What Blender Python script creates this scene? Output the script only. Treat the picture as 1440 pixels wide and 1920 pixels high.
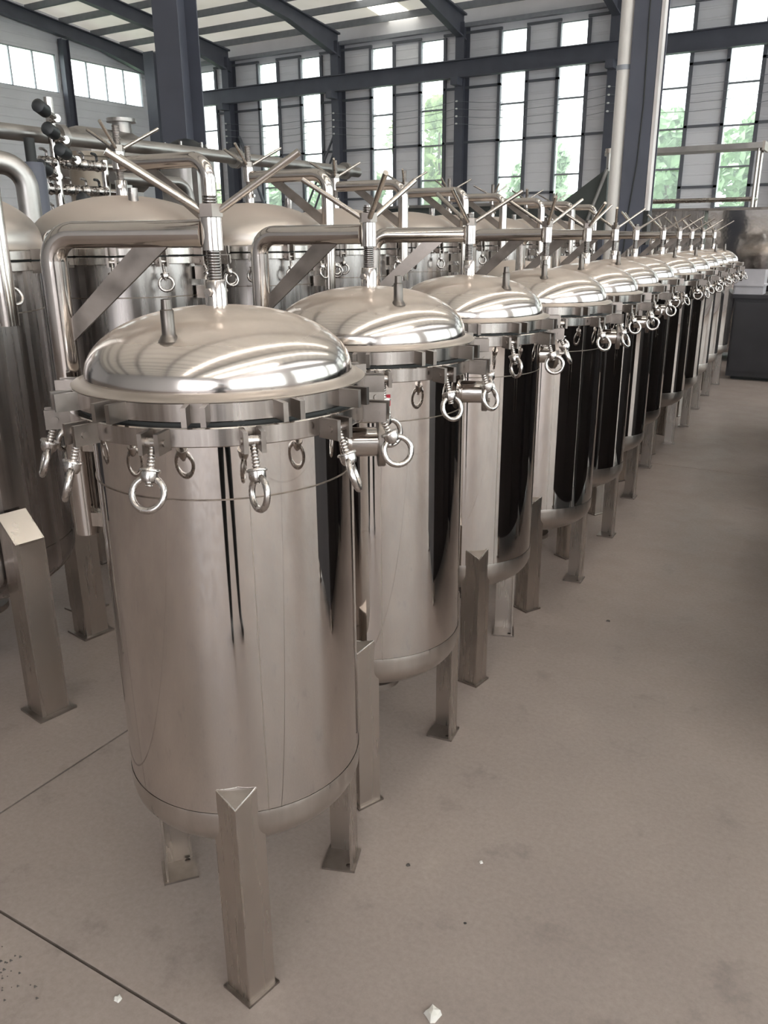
import bpy, math, random
from mathutils import Vector, Matrix

random.seed(7)
for o in list(bpy.data.objects):
    bpy.data.objects.remove(o)
SC = bpy.context.scene
COL = SC.collection
PI = math.pi

# ------------------------------------------------------------------ camera
# hall frame: X runs along the window wall, Y runs towards it, Z up (metres)
CAM_Z = 1.55
PITCH, YAW, ROLL, FPX = math.radians(18.472), math.radians(30.4727), math.radians(-0.44666), 1532.74
fwd0 = Vector((-math.sin(YAW), math.cos(YAW), 0))
right0 = Vector((math.cos(YAW), math.sin(YAW), 0))
fwd = fwd0 * math.cos(PITCH) - Vector((0, 0, 1)) * math.sin(PITCH)
up0 = right0.cross(fwd)
cx_ = right0 * math.cos(ROLL) + up0 * math.sin(ROLL)
cy_ = up0 * math.cos(ROLL) - right0 * math.sin(ROLL)
cam_d = bpy.data.cameras.new('camera')
cam = bpy.data.objects.new('camera', cam_d)
COL.objects.link(cam)
m = Matrix.Identity(4)
for i in range(3):
    m[i][0], m[i][1], m[i][2] = cx_[i], cy_[i], -fwd[i]
m[2][3] = CAM_Z
cam.matrix_world = m
cam_d.sensor_fit = 'VERTICAL'
cam_d.sensor_height = 36
cam_d.sensor_width = 27
cam_d.lens = FPX / 1920 * 36
cam_d.clip_start = 0.02
cam_d.clip_end = 400
SC.camera = cam

# ------------------------------------------------------------------ sky, exposure
SKY = 6.0
SKYLIGHT = 17.0
world = bpy.data.worlds.new('sky')
SC.world = world
world.use_nodes = True
bg = world.node_tree.nodes['Background']
bg.inputs[0].default_value = (0.95, 0.965, 1.0, 1)
bg.inputs[1].default_value = SKY
SC.view_settings.view_transform = 'Standard'
SC.view_settings.look = 'None'
SC.view_settings.gamma = 1
SC.view_settings.exposure = 0.1
SC.view_settings.use_curve_mapping = False

# ------------------------------------------------------------------ materials
def new_mat(name):
    mt = bpy.data.materials.new(name)
    mt.use_nodes = True
    nt = mt.node_tree
    return mt, nt, nt.nodes['Principled BSDF']

def link(nt, a, b):
    nt.links.new(a, b)

def coords(nt, scale=(1, 1, 1), kind='Object'):
    tc = nt.nodes.new('ShaderNodeTexCoord')
    mp = nt.nodes.new('ShaderNodeMapping')
    mp.inputs['Scale'].default_value = scale
    link(nt, tc.outputs[kind], mp.inputs[0])
    return mp.outputs[0]

def noise(nt, vec, scale, detail=3, rough=0.5):
    n = nt.nodes.new('ShaderNodeTexNoise')
    n.inputs['Scale'].default_value = scale
    n.inputs['Detail'].default_value = detail
    n.inputs['Roughness'].default_value = rough
    link(nt, vec, n.inputs['Vector'])
    return n.outputs['Fac']

def ramp(nt, fac, stops):
    r = nt.nodes.new('ShaderNodeValToRGB')
    el = r.color_ramp.elements
    while len(el) < len(stops):
        el.new(0.5)
    for e, (p, c) in zip(el, stops):
        e.position = p
        e.color = (c[0], c[1], c[2], 1) if hasattr(c, '__len__') else (c, c, c, 1)
    link(nt, fac, r.inputs[0])
    return r.outputs[0]

def mixcol(nt, fac, a, b, mode='MIX'):
    mx = nt.nodes.new('ShaderNodeMix')
    mx.data_type = 'RGBA'
    mx.blend_type = mode
    if isinstance(fac, float):
        mx.inputs[0].default_value = fac
    else:
        link(nt, fac, mx.inputs[0])
    for i, v in ((6, a), (7, b)):
        if isinstance(v, tuple):
            mx.inputs[i].default_value = (*v, 1)
        else:
            link(nt, v, mx.inputs[i])
    return mx.outputs[2]

def bump(nt, bsdf, height, strength, dist=0.01):
    b = nt.nodes.new('ShaderNodeBump')
    b.inputs['Strength'].default_value = strength
    b.inputs['Distance'].default_value = dist
    link(nt, height, b.inputs['Height'])
    link(nt, b.outputs[0], bsdf.inputs['Normal'])

def steel(name, col, rough, streak=(1, 1, 1), sscale=8, rvar=0.1, bstr=0.0, bdist=0.002, cvar=0.12):
    """stainless steel; streaks follow the axis whose mapping scale is small"""
    mt, nt, b = new_mat(name)
    b.inputs['Metallic'].default_value = 1
    v = coords(nt, streak)
    f = noise(nt, v, sscale, 4, 0.55)
    c0 = tuple(x * (1 - cvar) for x in col)
    c1 = tuple(min(1, x * (1 + cvar)) for x in col)
    link(nt, ramp(nt, f, [(0.3, c0), (0.7, c1)]), b.inputs['Base Color'])
    link(nt, ramp(nt, f, [(0.3, max(0.02, rough - rvar)), (0.7, rough + rvar)]), b.inputs['Roughness'])
    if bstr:
        bump(nt, b, f, bstr, bdist)
    return mt

def plain(name, col, rough=0.5, metal=0.0, var=0.1, scale=6, bstr=0.0, stretch=(1, 1, 1)):
    mt, nt, b = new_mat(name)
    b.inputs['Metallic'].default_value = metal
    b.inputs['Roughness'].default_value = rough
    f = noise(nt, coords(nt, stretch), scale, 4)
    link(nt, ramp(nt, f, [(0.3, tuple(x * (1 - var) for x in col)), (0.7, tuple(min(1, x * (1 + var)) for x in col))]), b.inputs['Base Color'])
    if bstr:
        bump(nt, b, f, bstr)
    return mt

M = {}
def dusted(name, col, rough, dust, amt):
    """polished steel dome with a thin settled film of pale dust, thickest on the level crown"""
    mt, nt, b = new_mat(name)
    tc = nt.nodes.new('ShaderNodeTexCoord')
    sx = nt.nodes.new('ShaderNodeSeparateXYZ')
    link(nt, tc.outputs['Normal'], sx.inputs[0])
    n = noise(nt, coords(nt), 9, 5, 0.6)
    f = ramp(nt, sx.outputs['Z'], [(0.55, 0.0), (0.97, amt)])
    k = nt.nodes.new('ShaderNodeMath'); k.operation = 'MULTIPLY'
    link(nt, f, k.inputs[0]); link(nt, ramp(nt, n, [(0.25, 0.75), (0.75, 1.0)]), k.inputs[1])
    b.inputs['Metallic'].default_value = 1
    link(nt, ramp(nt, noise(nt, coords(nt), 4, 3), [(0.3, tuple(x * 0.95 for x in col)), (0.7, tuple(x * 1.05 for x in col))]), b.inputs['Base Color'])
    b.inputs['Roughness'].default_value = rough
    df = nt.nodes.new('ShaderNodeBsdfDiffuse')
    df.inputs[0].default_value = (*dust, 1)
    mx = nt.nodes.new('ShaderNodeMixShader')
    link(nt, k.outputs[0], mx.inputs[0]); link(nt, b.outputs[0], mx.inputs[1]); link(nt, df.outputs[0], mx.inputs[2])
    link(nt, mx.outputs[0], nt.nodes['Material Output'].inputs[0])
    return mt
M['mirror'] = steel('mirror_polished_steel', (0.60, 0.56, 0.53), 0.035, (1, 1, 0.15), 7, 0.02, 0.012, 0.004, 0.04)
M['dome'] = dusted('dome_polished_steel', (0.60, 0.555, 0.52), 0.14, (0.56, 0.46, 0.385), 0.55)
M['brushed'] = steel('brushed_flange_steel', (0.46, 0.425, 0.40), 0.22, (1, 1, 0.02), 30, 0.08, 0.2, 0.0015, 0.34)
M['satin'] = steel('satin_shell_steel', (0.40, 0.37, 0.355), 0.26, (1, 1, 0.03), 30, 0.08, 0.15, 0.0015, 0.14)
M['satin_dome'] = dusted('satin_dome_steel', (0.54, 0.49, 0.45), 0.34, (0.58, 0.48, 0.41), 0.6)
M['belt'] = steel('ground_belt_steel', (0.48, 0.44, 0.405), 0.34, (1, 1, 0.3), 30, 0.08, 0.1, 0.001, 0.1)
M['pipe'] = steel('polished_pipe_steel', (0.52, 0.48, 0.45), 0.13, (1, 1, 1), 12, 0.04, 0, 0.002, 0.06)
M['leg'] = steel('leg_steel', (0.50, 0.455, 0.415), 0.27, (1, 1, 0.05), 14, 0.05, 0.0, 0.001, 0.06)
M['cast'] = steel('eye_nut_steel', (0.50, 0.465, 0.44), 0.26, (1, 1, 1), 40, 0.1, 0.15, 0.001, 0.12)
M['plate'] = steel('plate_steel', (0.29, 0.255, 0.232), 0.38, (1, 1, 1), 18, 0.1, 0.1, 0.001, 0.18)
M['thread'] = steel('thread_steel', (0.34, 0.315, 0.30), 0.28, (1, 1, 1), 20, 0.08, 0, 0.001, 0.1)
M['nipple'] = steel('tarnished_nipple_steel', (0.17, 0.15, 0.135), 0.35, (1, 1, 1), 30, 0.08, 0, 0.001, 0.15)
M['dusty'] = steel('dusty_lip_steel', (0.50, 0.445, 0.40), 0.45, (1, 1, 1), 14, 0.08, 0, 0.001, 0.1)
M['weld'] = steel('weld_bead', (0.24, 0.2, 0.17), 0.45, (1, 1, 1), 60, 0.1, 0.4, 0.002, 0.35)
M['oldpipe'] = steel('weathered_pipe_steel', (0.42, 0.4, 0.38), 0.38, (1, 1, 1), 6, 0.1, 0, 0.002, 0.15)
M['rubber'] = plain('black_rubber', (0.02, 0.021, 0.02), 0.6)
M['blackpaint'] = plain('black_actuator', (0.022, 0.024, 0.026), 0.4)
M['bluesteel'] = plain('dark_painted_frame_steel', (0.088, 0.092, 0.116), 0.5, 0, 0.12, 2)
M['girt'] = plain('galvanised_girt', (0.14, 0.145, 0.165), 0.5, 0, 0.1, 2)
M['clad'] = plain('grey_wall_cladding', (0.8, 0.79, 0.82), 0.55, 0, 0.06, 1.2)
def mk_roof():
    """pale sheet, made slightly translucent to brighten the ceiling"""
    mt, nt, b = new_mat('pale_roof_sheet')
    nt.nodes.remove(b)
    c = ramp(nt, noise(nt, coords(nt), 0.8, 3), [(0.3, (0.86, 0.84, 0.79)), (0.7, (0.92, 0.90, 0.86))])
    df = nt.nodes.new('ShaderNodeBsdfDiffuse'); tl = nt.nodes.new('ShaderNodeBsdfTranslucent')
    mx = nt.nodes.new('ShaderNodeMixShader')
    mx.inputs[0].default_value = 0.22  # translucency added to lift ceiling and wall brightness
    for n_, i_ in ((df, 1), (tl, 2)):
        link(nt, c, n_.inputs[0]); link(nt, n_.outputs[0], mx.inputs[i_])
    link(nt, mx.outputs[0], nt.nodes['Material Output'].inputs[0])
    return mt
M['roof'] = mk_roof()
M['purlin'] = plain('dark_purlin', (0.2, 0.21, 0.235), 0.5)
M['winframe'] = plain('window_frame_grey', (0.3, 0.31, 0.34), 0.45)
M['white_pipe'] = plain('white_downpipe', (0.74, 0.7, 0.66), 0.45, 0, 0.05, 3)
M['wrap'] = plain('torn_white_film', (0.62, 0.58, 0.56), 0.55, 0, 0.25, 5, 0.3, (1, 1, 0.3))
M['cabinet'] = plain('dark_machine_paint', (0.022, 0.02, 0.023), 0.55, 0, 0.25, 3)
M['tarp'] = plain('dark_green_grey_sheet', (0.06, 0.066, 0.062), 0.6, 0, 0.25, 3)
M['gauge'] = plain('gauge_face', (0.75, 0.76, 0.74), 0.35)
M['crate'] = plain('frosted_crate', (0.42, 0.4, 0.42), 0.3)
M['trunk'] = plain('bark', (0.12, 0.09, 0.06), 0.8)
M['leafa'] = plain('leaf_green', (0.33, 0.46, 0.27), 0.6, 0, 0.35, 3)
M['leafb'] = plain('leaf_yellow_green', (0.44, 0.54, 0.27), 0.6, 0, 0.35, 3)
M['lawn'] = plain('lawn', (0.12, 0.2, 0.08), 0.9, 0, 0.3, 1.5)
M['stone'] = plain('pale_chip', (0.6, 0.58, 0.54), 0.8)
M['darkchip'] = plain('dark_chip', (0.03, 0.028, 0.026), 0.8)
M['trouser'] = plain('dark_trousers', (0.012, 0.014, 0.016), 0.85)
M['jacket'] = plain('dark_shirt', (0.03, 0.035, 0.04), 0.85)
M['skin'] = plain('skin', (0.5, 0.3, 0.22), 0.5)
M['hair'] = plain('black_hair', (0.012, 0.01, 0.01), 0.6)
M['shoe'] = plain('black_shoe', (0.015, 0.015, 0.015), 0.5)
M['red'] = plain('red_patch', (0.5, 0.02, 0.04), 0.5)
M['insulator'] = plain('white_porcelain', (0.8, 0.8, 0.78), 0.3)

def mk_floor():
    mt, nt, b = new_mat('dusty_concrete')
    v = coords(nt)
    big = noise(nt, v, 0.7, 4, 0.6)
    mid = noise(nt, v, 5.5, 6, 0.65)
    fine = noise(nt, v, 70, 4, 0.7)
    c = ramp(nt, big, [(0.32, (0.225, 0.183, 0.164)), (0.68, (0.315, 0.258, 0.23))])
    c = mixcol(nt, ramp(nt, mid, [(0.30, 0.55), (0.42, 0.0)]), c, (0.16, 0.13, 0.118))
    c = mixcol(nt, ramp(nt, mid, [(0.6, 0.0), (0.8, 0.35)]), c, (0.40, 0.34, 0.295))
    c = mixcol(nt, 0.22, c, ramp(nt, fine, [(0.3, 0.12), (0.75, 0.6)]), 'OVERLAY')
    # scuffs and specks
    vo = nt.nodes.new('ShaderNodeTexVoronoi')
    vo.inputs['Scale'].default_value = 4.5
    vo.inputs['Randomness'].default_value = 1
    link(nt, coords(nt, (1, 1.4, 1)), vo.inputs['Vector'])
    sp = ramp(nt, vo.outputs['Distance'], [(0.02, 0.8), (0.045, 0.0)])
    sc_ = nt.nodes.new('ShaderNodeSeparateColor')
    link(nt, vo.outputs['Color'], sc_.inputs[0])
    ml = nt.nodes.new('ShaderNodeMath'); ml.operation = 'MULTIPLY'
    link(nt, sp, ml.inputs[0]); link(nt, ramp(nt, sc_.outputs[0], [(0.6, 0.0), (0.8, 1.0)]), ml.inputs[1])
    c = mixcol(nt, ml.outputs[0], c, (0.14, 0.12, 0.11))
    # dragged scuff marks
    tc2 = nt.nodes.new('ShaderNodeTexCoord'); mp2 = nt.nodes.new('ShaderNodeMapping')
    mp2.inputs['Rotation'].default_value = (0, 0, 0.6); mp2.inputs['Scale'].default_value = (2.2, 26, 1)
    link(nt, tc2.outputs['Object'], mp2.inputs[0])
    scf = noise(nt, mp2.outputs[0], 1.6, 5, 0.7)
    c = mixcol(nt, ramp(nt, scf, [(0.66, 0.0), (0.76, 0.45)]), c, (0.19, 0.165, 0.15))
    link(nt, c, b.inputs['Base Color'])
    link(nt, ramp(nt, mid, [(0.3, 0.42), (0.7, 0.62)]), b.inputs['Roughness'])
    bump(nt, b, fine, 0.04, 0.002)
    return mt
M['floor'] = mk_floor()
M['mirrorflat'] = steel('polished_sheet_steel', (0.66, 0.62, 0.6), 0.08, (1, 1, 1), 2, 0.03, 0.15, 0.02, 0.05)
M['brownsteel'] = plain('brown_tank_steel', (0.3, 0.25, 0.2), 0.4, 0.5)
M['joint'] = plain('dark_joint_filler', (0.06, 0.052, 0.047), 0.9)

def mk_clad():
    mt, nt, b = new_mat('ribbed_wall_cladding')
    f = noise(nt, coords(nt), 1.2, 4)
    link(nt, ramp(nt, f, [(0.3, (0.80, 0.79, 0.82)), (0.7, (0.86, 0.85, 0.88))]), b.inputs['Base Color'])
    b.inputs['Roughness'].default_value = 0.5
    w = nt.nodes.new('ShaderNodeTexWave')
    w.wave_type = 'BANDS'
    w.bands_direction = 'Z'
    w.inputs['Scale'].default_value = 1.1
    link(nt, coords(nt), w.inputs['Vector'])
    bump(nt, b, ramp(nt, w.outputs['Fac'], [(0.85, 0), (0.95, 1)]), 0.5, 0.03)
    return mt
M['ribclad'] = mk_clad()

def mk_glass():
    mt, nt, b = new_mat('window_glass')
    nt.nodes.remove(b)
    tr = nt.nodes.new('ShaderNodeBsdfTransparent')
    tr.inputs[0].default_value = (0.9, 0.93, 0.92, 1)
    gl = nt.nodes.new('ShaderNodeBsdfGlossy')
    gl.inputs['Roughness'].default_value = 0.03
    mx = nt.nodes.new('ShaderNodeMixShader')
    mx.inputs[0].default_value = 0.07
    tl = nt.nodes.new('ShaderNodeBsdfTranslucent')
    tl.inputs[0].default_value = (0.8, 0.9, 0.84, 1)
    m2 = nt.nodes.new('ShaderNodeMixShader')
    m2.inputs[0].default_value = 0.1
    link(nt, tr.outputs[0], m2.inputs[1])
    link(nt, tl.outputs[0], m2.inputs[2])
    link(nt, m2.outputs[0], mx.inputs[1])
    link(nt, gl.outputs[0], mx.inputs[2])
    link(nt, mx.outputs[0], nt.nodes['Material Output'].inputs[0])
    return mt
M['glass'] = mk_glass()

def mk_emit(name, col, s):
    mt, nt, b = new_mat(name)
    b.inputs['Base Color'].default_value = (0.8, 0.82, 0.8, 1)
    b.inputs['Emission Color'].default_value = (*col, 1)
    b.inputs['Emission Strength'].default_value = s
    return mt
M['skylight'] = mk_emit('glowing_roof_sheet', (1.0, 0.95, 0.88), SKYLIGHT)  # sheet glows by itself, emission standing in for daylight

M['skylight_dim'] = mk_emit('dim_glowing_roof_sheet', (1.0, 0.98, 0.86), 2.2)  # same glowing sheet, emission turned down for the far patch

# ------------------------------------------------------------------ mesh helpers
class MB:
    def __init__(self):
        self.v, self.f = [], []
    def add(self, vs, fs, mat=None):
        k = len(self.v)
        self.v += [tuple(mat @ Vector(p)) if mat else tuple(p) for p in vs]
        self.f += [tuple(i + k for i in f) for f in fs]
        return self
    def box(self, c, s, rot=None):
        hx, hy, hz = s[0] / 2, s[1] / 2, s[2] / 2
        vs = [(x, y, z) for z in (-hz, hz) for y in (-hy, hy) for x in (-hx, hx)]
        fs = [(0, 2, 3, 1), (4, 5, 7, 6), (0, 1, 5, 4), (2, 6, 7, 3), (0, 4, 6, 2), (1, 3, 7, 5)]
        mt = Matrix.Translation(c)
        if rot:
            mt = mt @ rot
        return self.add(vs, fs, mt)
    def prism(self, poly, z0, z1, mat=None):
        n = len(poly)
        vs = [(x, y, z0) for x, y in poly] + [(x, y, z1) for x, y in poly]
        fs = [tuple(reversed(range(n))), tuple(range(n, 2 * n))]
        fs += [(i, (i + 1) % n, n + (i + 1) % n, n + i) for i in range(n)]
        return self.add(vs, fs, mat)
    def lathe(self, prof, n=48, mat=None, cap0=False, cap1=False, close=False):
        vs, fs = [], []
        idx = []
        for r, z in prof:
            if r < 1e-6:
                idx.append([len(vs)] * n); vs.append((0, 0, z))
            else:
                idx.append(list(range(len(vs), len(vs) + n)))
                vs += [(r * math.cos(2 * PI * i / n), r * math.sin(2 * PI * i / n), z) for i in range(n)]
        seq = list(zip(idx, idx[1:])) + ([(idx[-1], idx[0])] if close else [])
        for a, b in seq:
            for i in range(n):
                j = (i + 1) % n
                q = []
                for k in (a[i], a[j], b[j], b[i]):
                    if k not in q:
                        q.append(k)
                if len(q) > 2:
                    fs.append(tuple(q))
        if cap0:
            fs.append(tuple(reversed(idx[0])))
        if cap1:
            fs.append(tuple(idx[-1]))
        return self.add(vs, fs, mat)
    def tube(self, pts, r, n=16, caps=True, radii=None):
        pts = [Vector(p) for p in pts]
        t0 = (pts[1] - pts[0]).normalized()
        ref = Vector((0, 0, 1)) if abs(t0.z) < 0.9 else Vector((1, 0, 0))
        u = t0.cross(ref).normalized()
        vs, fs = [], []
        for k, p in enumerate(pts):
            a = pts[max(k - 1, 0)]; b = pts[min(k + 1, len(pts) - 1)]
            t = (b - a).normalized()
            u = (u - t * u.dot(t)).normalized()
            w = t.cross(u)
            rr = radii[k] if radii else r
            vs += [p + (u * math.cos(2 * PI * i / n) + w * math.sin(2 * PI * i / n)) * rr for i in range(n)]
        for k in range(len(pts) - 1):
            for i in range(n):
                j = (i + 1) % n
                fs.append((k * n + i, k * n + j, (k + 1) * n + j, (k + 1) * n + i))
        if caps:
            fs.append(tuple(reversed(range(n))))
            fs.append(tuple(range((len(pts) - 1) * n, len(pts) * n)))
        return self.add(vs, fs)
    def torus(self, R, r, n=24, k=8, mat=None):
        return self.lathe([(R + r * math.cos(2 * PI * i / k), r * math.sin(2 * PI * i / k)) for i in range(k)], n, mat, close=True)
    def mesh(self, name, mat, ang=35, smooth=True):
        me = bpy.data.meshes.new(name)
        me.from_pydata(self.v, [], self.f)
        me.materials.append(mat)
        if smooth:
            me.polygons.foreach_set('use_smooth', [True] * len(me.polygons))
            me.set_sharp_from_angle(angle=math.radians(ang))
        me.update()
        return me
    def obj(self, name, mat, parent=None, loc=(0, 0, 0), rot=(0, 0, 0), ang=35, smooth=True):
        return put(name, self.mesh(name, mat, ang, smooth), parent, loc, rot)

def put(name, me, parent=None, loc=(0, 0, 0), rot=(0, 0, 0)):
    o = bpy.data.objects.new(name, me)
    COL.objects.link(o)
    o.location = loc
    o.rotation_euler = rot
    if parent:
        o.parent = parent
    return o

def tag(o, label, cat, group=None, kind=None):
    o['label'] = label
    o['category'] = cat
    if group:
        o['group'] = group
    if kind:
        o['kind'] = kind
    return o

def struct(o, label=None):
    o['kind'] = 'structure'
    if label:
        o['label'] = label
    return o

def thing(name, label, cat, loc=(0, 0, 0), rz=0.0, group=None):
    return tag(put(name, None, None, loc, (0, 0, rz)), label, cat, group)

def arc(c, a, b, r, n=8):
    """quarter bend: from direction a (unit) into direction b (unit) about corner point c"""
    c, a, b = Vector(c), Vector(a), Vector(b)
    o = c - a * r + b * r
    return [o + (-b * math.cos(t) + a * math.sin(t)) * r for t in [PI / 2 * i / n for i in range(n + 1)]]

def RX(a): return Matrix.Rotation(a, 4, 'X')
def RY(a): return Matrix.Rotation(a, 4, 'Y')
def RZ(a): return Matrix.Rotation(a, 4, 'Z')
def TR(*p): return Matrix.Translation(p)

# ------------------------------------------------------------------ the hall
D, XL, XR, YN = 27.0, -26.1, 9.0, -11.0
EAVE, SLOPE, YR = 8.45, 0.10, 8.0
def roof_z(y):
    return EAVE + SLOPE * ((D - y) if y > YR else (y - YN))
COLX = [-22.35, -17.45, -12.67, -7.72, -2.8, 2.1, 7.0]

# floor: concrete cast in bays, joints cut between them
fx = [XL, -21.9, -16.9, -11.9, -6.9, -1.94, 3.06, XR]
fy = [YN, -4.1, 0.888, 5.9, 10.9, 15.9, 20.9, D + 0.1]
fl = struct(MB().box(((XL + XR) / 2, (YN + D) / 2, -0.06), (XR - XL, D - YN + 0.2, 0.09)).obj('floor', M['joint']), 'dusty grey concrete floor cast in bays with sawn joints')
for i in range(len(fx) - 1):
    for j in range(len(fy) - 1):
        g = 0.0035
        x0, x1, y0, y1 = fx[i] + g, fx[i + 1] - g, fy[j] + g, fy[j + 1] - g
        MB().prism([(x0, y0), (x1, y0), (x1, y1), (x0, y1)], -0.015, 0.0).obj('floor_bay', M['floor'], fl, smooth=False)

# roof sheeting with skylight strips, purlins, rafters
SKYL = [(-15.0, 0.55, 22.6, D + 0.3), (0.3, 0.06, -9.0, 18.0), (3.9, 0.06, -9.0, 18.0), (6.9, 0.7, -9.0, 3.0)]       # centre, half width, from, to; last, wide strip unseen, added to light the floor
edges = [XL - 0.3]
for sx_, sw_, _, _ in SKYL:
    edges += [sx_ - sw_, sx_ + sw_]
edges.append(XR + 0.3)
roof = struct(put('ceiling', None), 'pale ribbed roof sheets over dark purlins')
for ya, yb in ((YR, D + 0.3), (YN - 0.3, YR)):
    for i in range(len(edges) - 1):
        x0, x1 = edges[i], edges[i + 1]
        cuts = [ya, yb]
        if i % 2:
            cuts = sorted(set([ya, yb] + [min(max(v, ya), yb) for v in SKYL[i // 2][2:]]))
        for c0, c1 in zip(cuts, cuts[1:]):
            vs = [(x0, c1, roof_z(c1)), (x1, c1, roof_z(c1)), (x1, c0, roof_z(c0)), (x0, c0, roof_z(c0))]
            vs += [(x, y, z + 0.05) for x, y, z in vs]
            b = MB().add(vs, [(0, 1, 2, 3), (7, 6, 5, 4), (0, 4, 5, 1), (1, 5, 6, 2), (2, 6, 7, 3), (3, 7, 4, 0)])
            mid = (c0 + c1) / 2
            if i % 2 and SKYL[i // 2][2] < mid < SKYL[i // 2][3]:
                b.obj('glowing_roof_panel', M['skylight_dim'] if i == 1 else M['skylight'], roof, smooth=False)
            else:
                b.obj('roof_panel', M['roof'], roof, smooth=False)
y = D - 0.6
while y > YN + 0.5:
    z = roof_z(y) - 0.10
    MB().box(((XL + XR) / 2, y, z), (XR - XL, 0.07, 0.2)).obj('purlin', M['purlin'], roof, smooth=False)
    y -= 1.36

def hsec(w, h, t):
    """H-section outline, web along y"""
    a, b = w / 2, h / 2
    return [(-a, -b), (a, -b), (a, -b + t), (t / 2, -b + t), (t / 2, b - t), (a, b - t), (a, b), (-a, b), (-a, b - t), (-t / 2, b - t), (-t / 2, -b + t), (-a, -b + t)]

def rafter(x):
    b = MB()
    w = 0.24
    for s in (1, -1):
        ys = (D - 0.25, D - 3.2, YR) if s > 0 else (YN + 0.25, YN + 3.2, YR)
        dp = (0.75, 0.42, 0.5)
        top = [(yy, roof_z(yy) - 0.2) for yy in ys]
        bot = [(yy, roof_z(yy) - 0.2 - d) for yy, d in zip(ys, dp)]
        for (p0, p1, q0, q1) in ((top[0], top[1], bot[0], bot[1]), (top[1], top[2], bot[1], bot[2])):
            for hw, za, zb in ((0.012, 0, 1), (w / 2, 0, 0.07), (w / 2, 0.93, 1)):
                def zz(t, bb, k): return t[1] + (bb[1] - t[1]) * k
                vs = []
                for xx in (x - hw, x + hw):
                    vs += [(xx, p0[0], zz(p0, q0, za)), (xx, p1[0], zz(p1, q1, za)), (xx, p1[0], zz(p1, q1, zb)), (xx, p0[0], zz(p0, q0, zb))]
                b.add(vs, [(0, 1, 2, 3), (7, 6, 5, 4), (0, 4, 5, 1), (1, 5, 6, 2), (2, 6, 7, 3), (3, 7, 4, 0)])
    return b
for x in [XL + 0.25] + COLX:
    struct(rafter(x).obj('rafter_beam', M['bluesteel'], smooth=False), 'dark painted steel roof rafter')

# window wall (far side)
wall = struct(put('wall_far', None, None, (0, D, 0)), 'grey clad wall with tall window strips')
WIN = []
allc = [COLX[0] - 4.9] + COLX
spans = []
for c in allc:
    for a in (1.25, 3.17):
        if c + a > XL + 0.4 and c + a + 0.82 < XR:
            spans.append((c + a, c + a + 0.82))
ZB, ZT = 0.95, 7.72
MB().box(((XL + XR) / 2, 0.1, ZB / 2), (XR - XL, 0.2, ZB)).obj('dado_panel', M['clad'], wall, smooth=False)
MB().box(((XL + XR) / 2, 0.1, (ZT + 8.5) / 2), (XR - XL, 0.2, 8.5 - ZT)).obj('head_panel', M['clad'], wall, smooth=False)
xs = [XL] + [v for s in spans for v in s] + [XR]
for i in range(0, len(xs), 2):
    MB().box(((xs[i] + xs[i + 1]) / 2, 0.1, (ZB + ZT) / 2), (xs[i + 1] - xs[i], 0.2, ZT - ZB)).obj('panel', M['ribclad'], wall, smooth=False)
    x0, x1 = xs[i], xs[i + 1]
    for z in (1.3, 2.93, 4.57, 6.2, 7.78):
        MB().box(((x0 + x1) / 2, -0.04, z), (x1 - x0, 0.08, 0.07)).obj('girt', M['girt'], wall, smooth=False)
MB().box(((XL + XR) / 2, -0.09, 7.98), (XR - XL, 0.18, 0.12)).obj('eave_strut', M['winframe'], wall, smooth=False)
for i, (x0, x1) in enumerate(spans):
    w = struct(put('window_%d' % (i + 1), None, None, (x0, D, 0)), None)
    for x in (-0.05, 0.87):
        MB().box((x, -0.03, (ZB + ZT) / 2), (0.1, 0.1, ZT - ZB)).obj('jamb', M['girt'], w, smooth=False)
    zs = [ZB, 1.25, 2.35, 3.45, 4.54, 5.63, 6.72, ZT]
    for z in zs:
        MB().box((0.41, 0.06, z), (0.82, 0.06, 0.05)).obj('transom', M['winframe'], w, smooth=False)
    for za, zb in zip(zs, zs[1:]):
        MB().box((0.41, 0.06, (za + zb) / 2), (0.82, 0.008, zb - za - 0.05)).obj('pane', M['glass'], w, smooth=False)

# wall columns, crane beam on brackets, insulators and wires
for x in COLX:
    c = struct(put('wall_column', None, None, (x, D - 0.28, 0)), 'dark painted steel column at the window wall')
    MB().prism(hsec(0.3, 0.46, 0.016), 0, 8.0).obj('column_shaft', M['bluesteel'], c, smooth=False)
    MB().box((0, -0.42, 6.3), (0.24, 0.4, 0.22)).obj('bracket', M['bluesteel'], c, smooth=False)
    for k in range(4):
        MB().lathe([(0, -0.03), (0.035, -0.02), (0.045, 0), (0.035, 0.02), (0, 0.03)], 10).obj('insulator', M['insulator'], c, (-0.05, -0.27, 5.75 - 0.22 * k))
bm_ = struct(put('crane_beam', None, None, (0, D - 0.62, 0)), 'dark crane runway beam along the window wall')
MB().box(((XL + XR) / 2, 0, 6.66), (XR - XL - 0.6, 0.02, 0.48)).obj('beam_web', M['bluesteel'], bm_, smooth=False)
for z in (6.42, 6.9):
    MB().box(((XL + XR) / 2, 0, z), (XR - XL - 0.6, 0.26, 0.03)).obj('beam_flange', M['bluesteel'], bm_, smooth=False)
for k in range(4):
    pts = []
    for i in range(len(COLX) - 1):
        for j in range(6):
            t = j / 6
            pts.append((COLX[i] + (COLX[i + 1] - COLX[i]) * t - 0.05, D - 0.56, 5.75 - 0.22 * k - 0.18 * 4 * t * (1 - t)))
    tag(MB().tube(pts, 0.007, 5).obj('overhead_wire', M['purlin']), '%s of four thin dark wires strung along the window wall' % ('topmost', 'second', 'third', 'lowest')[k], 'wire', 'overhead wires along the window wall')

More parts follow.
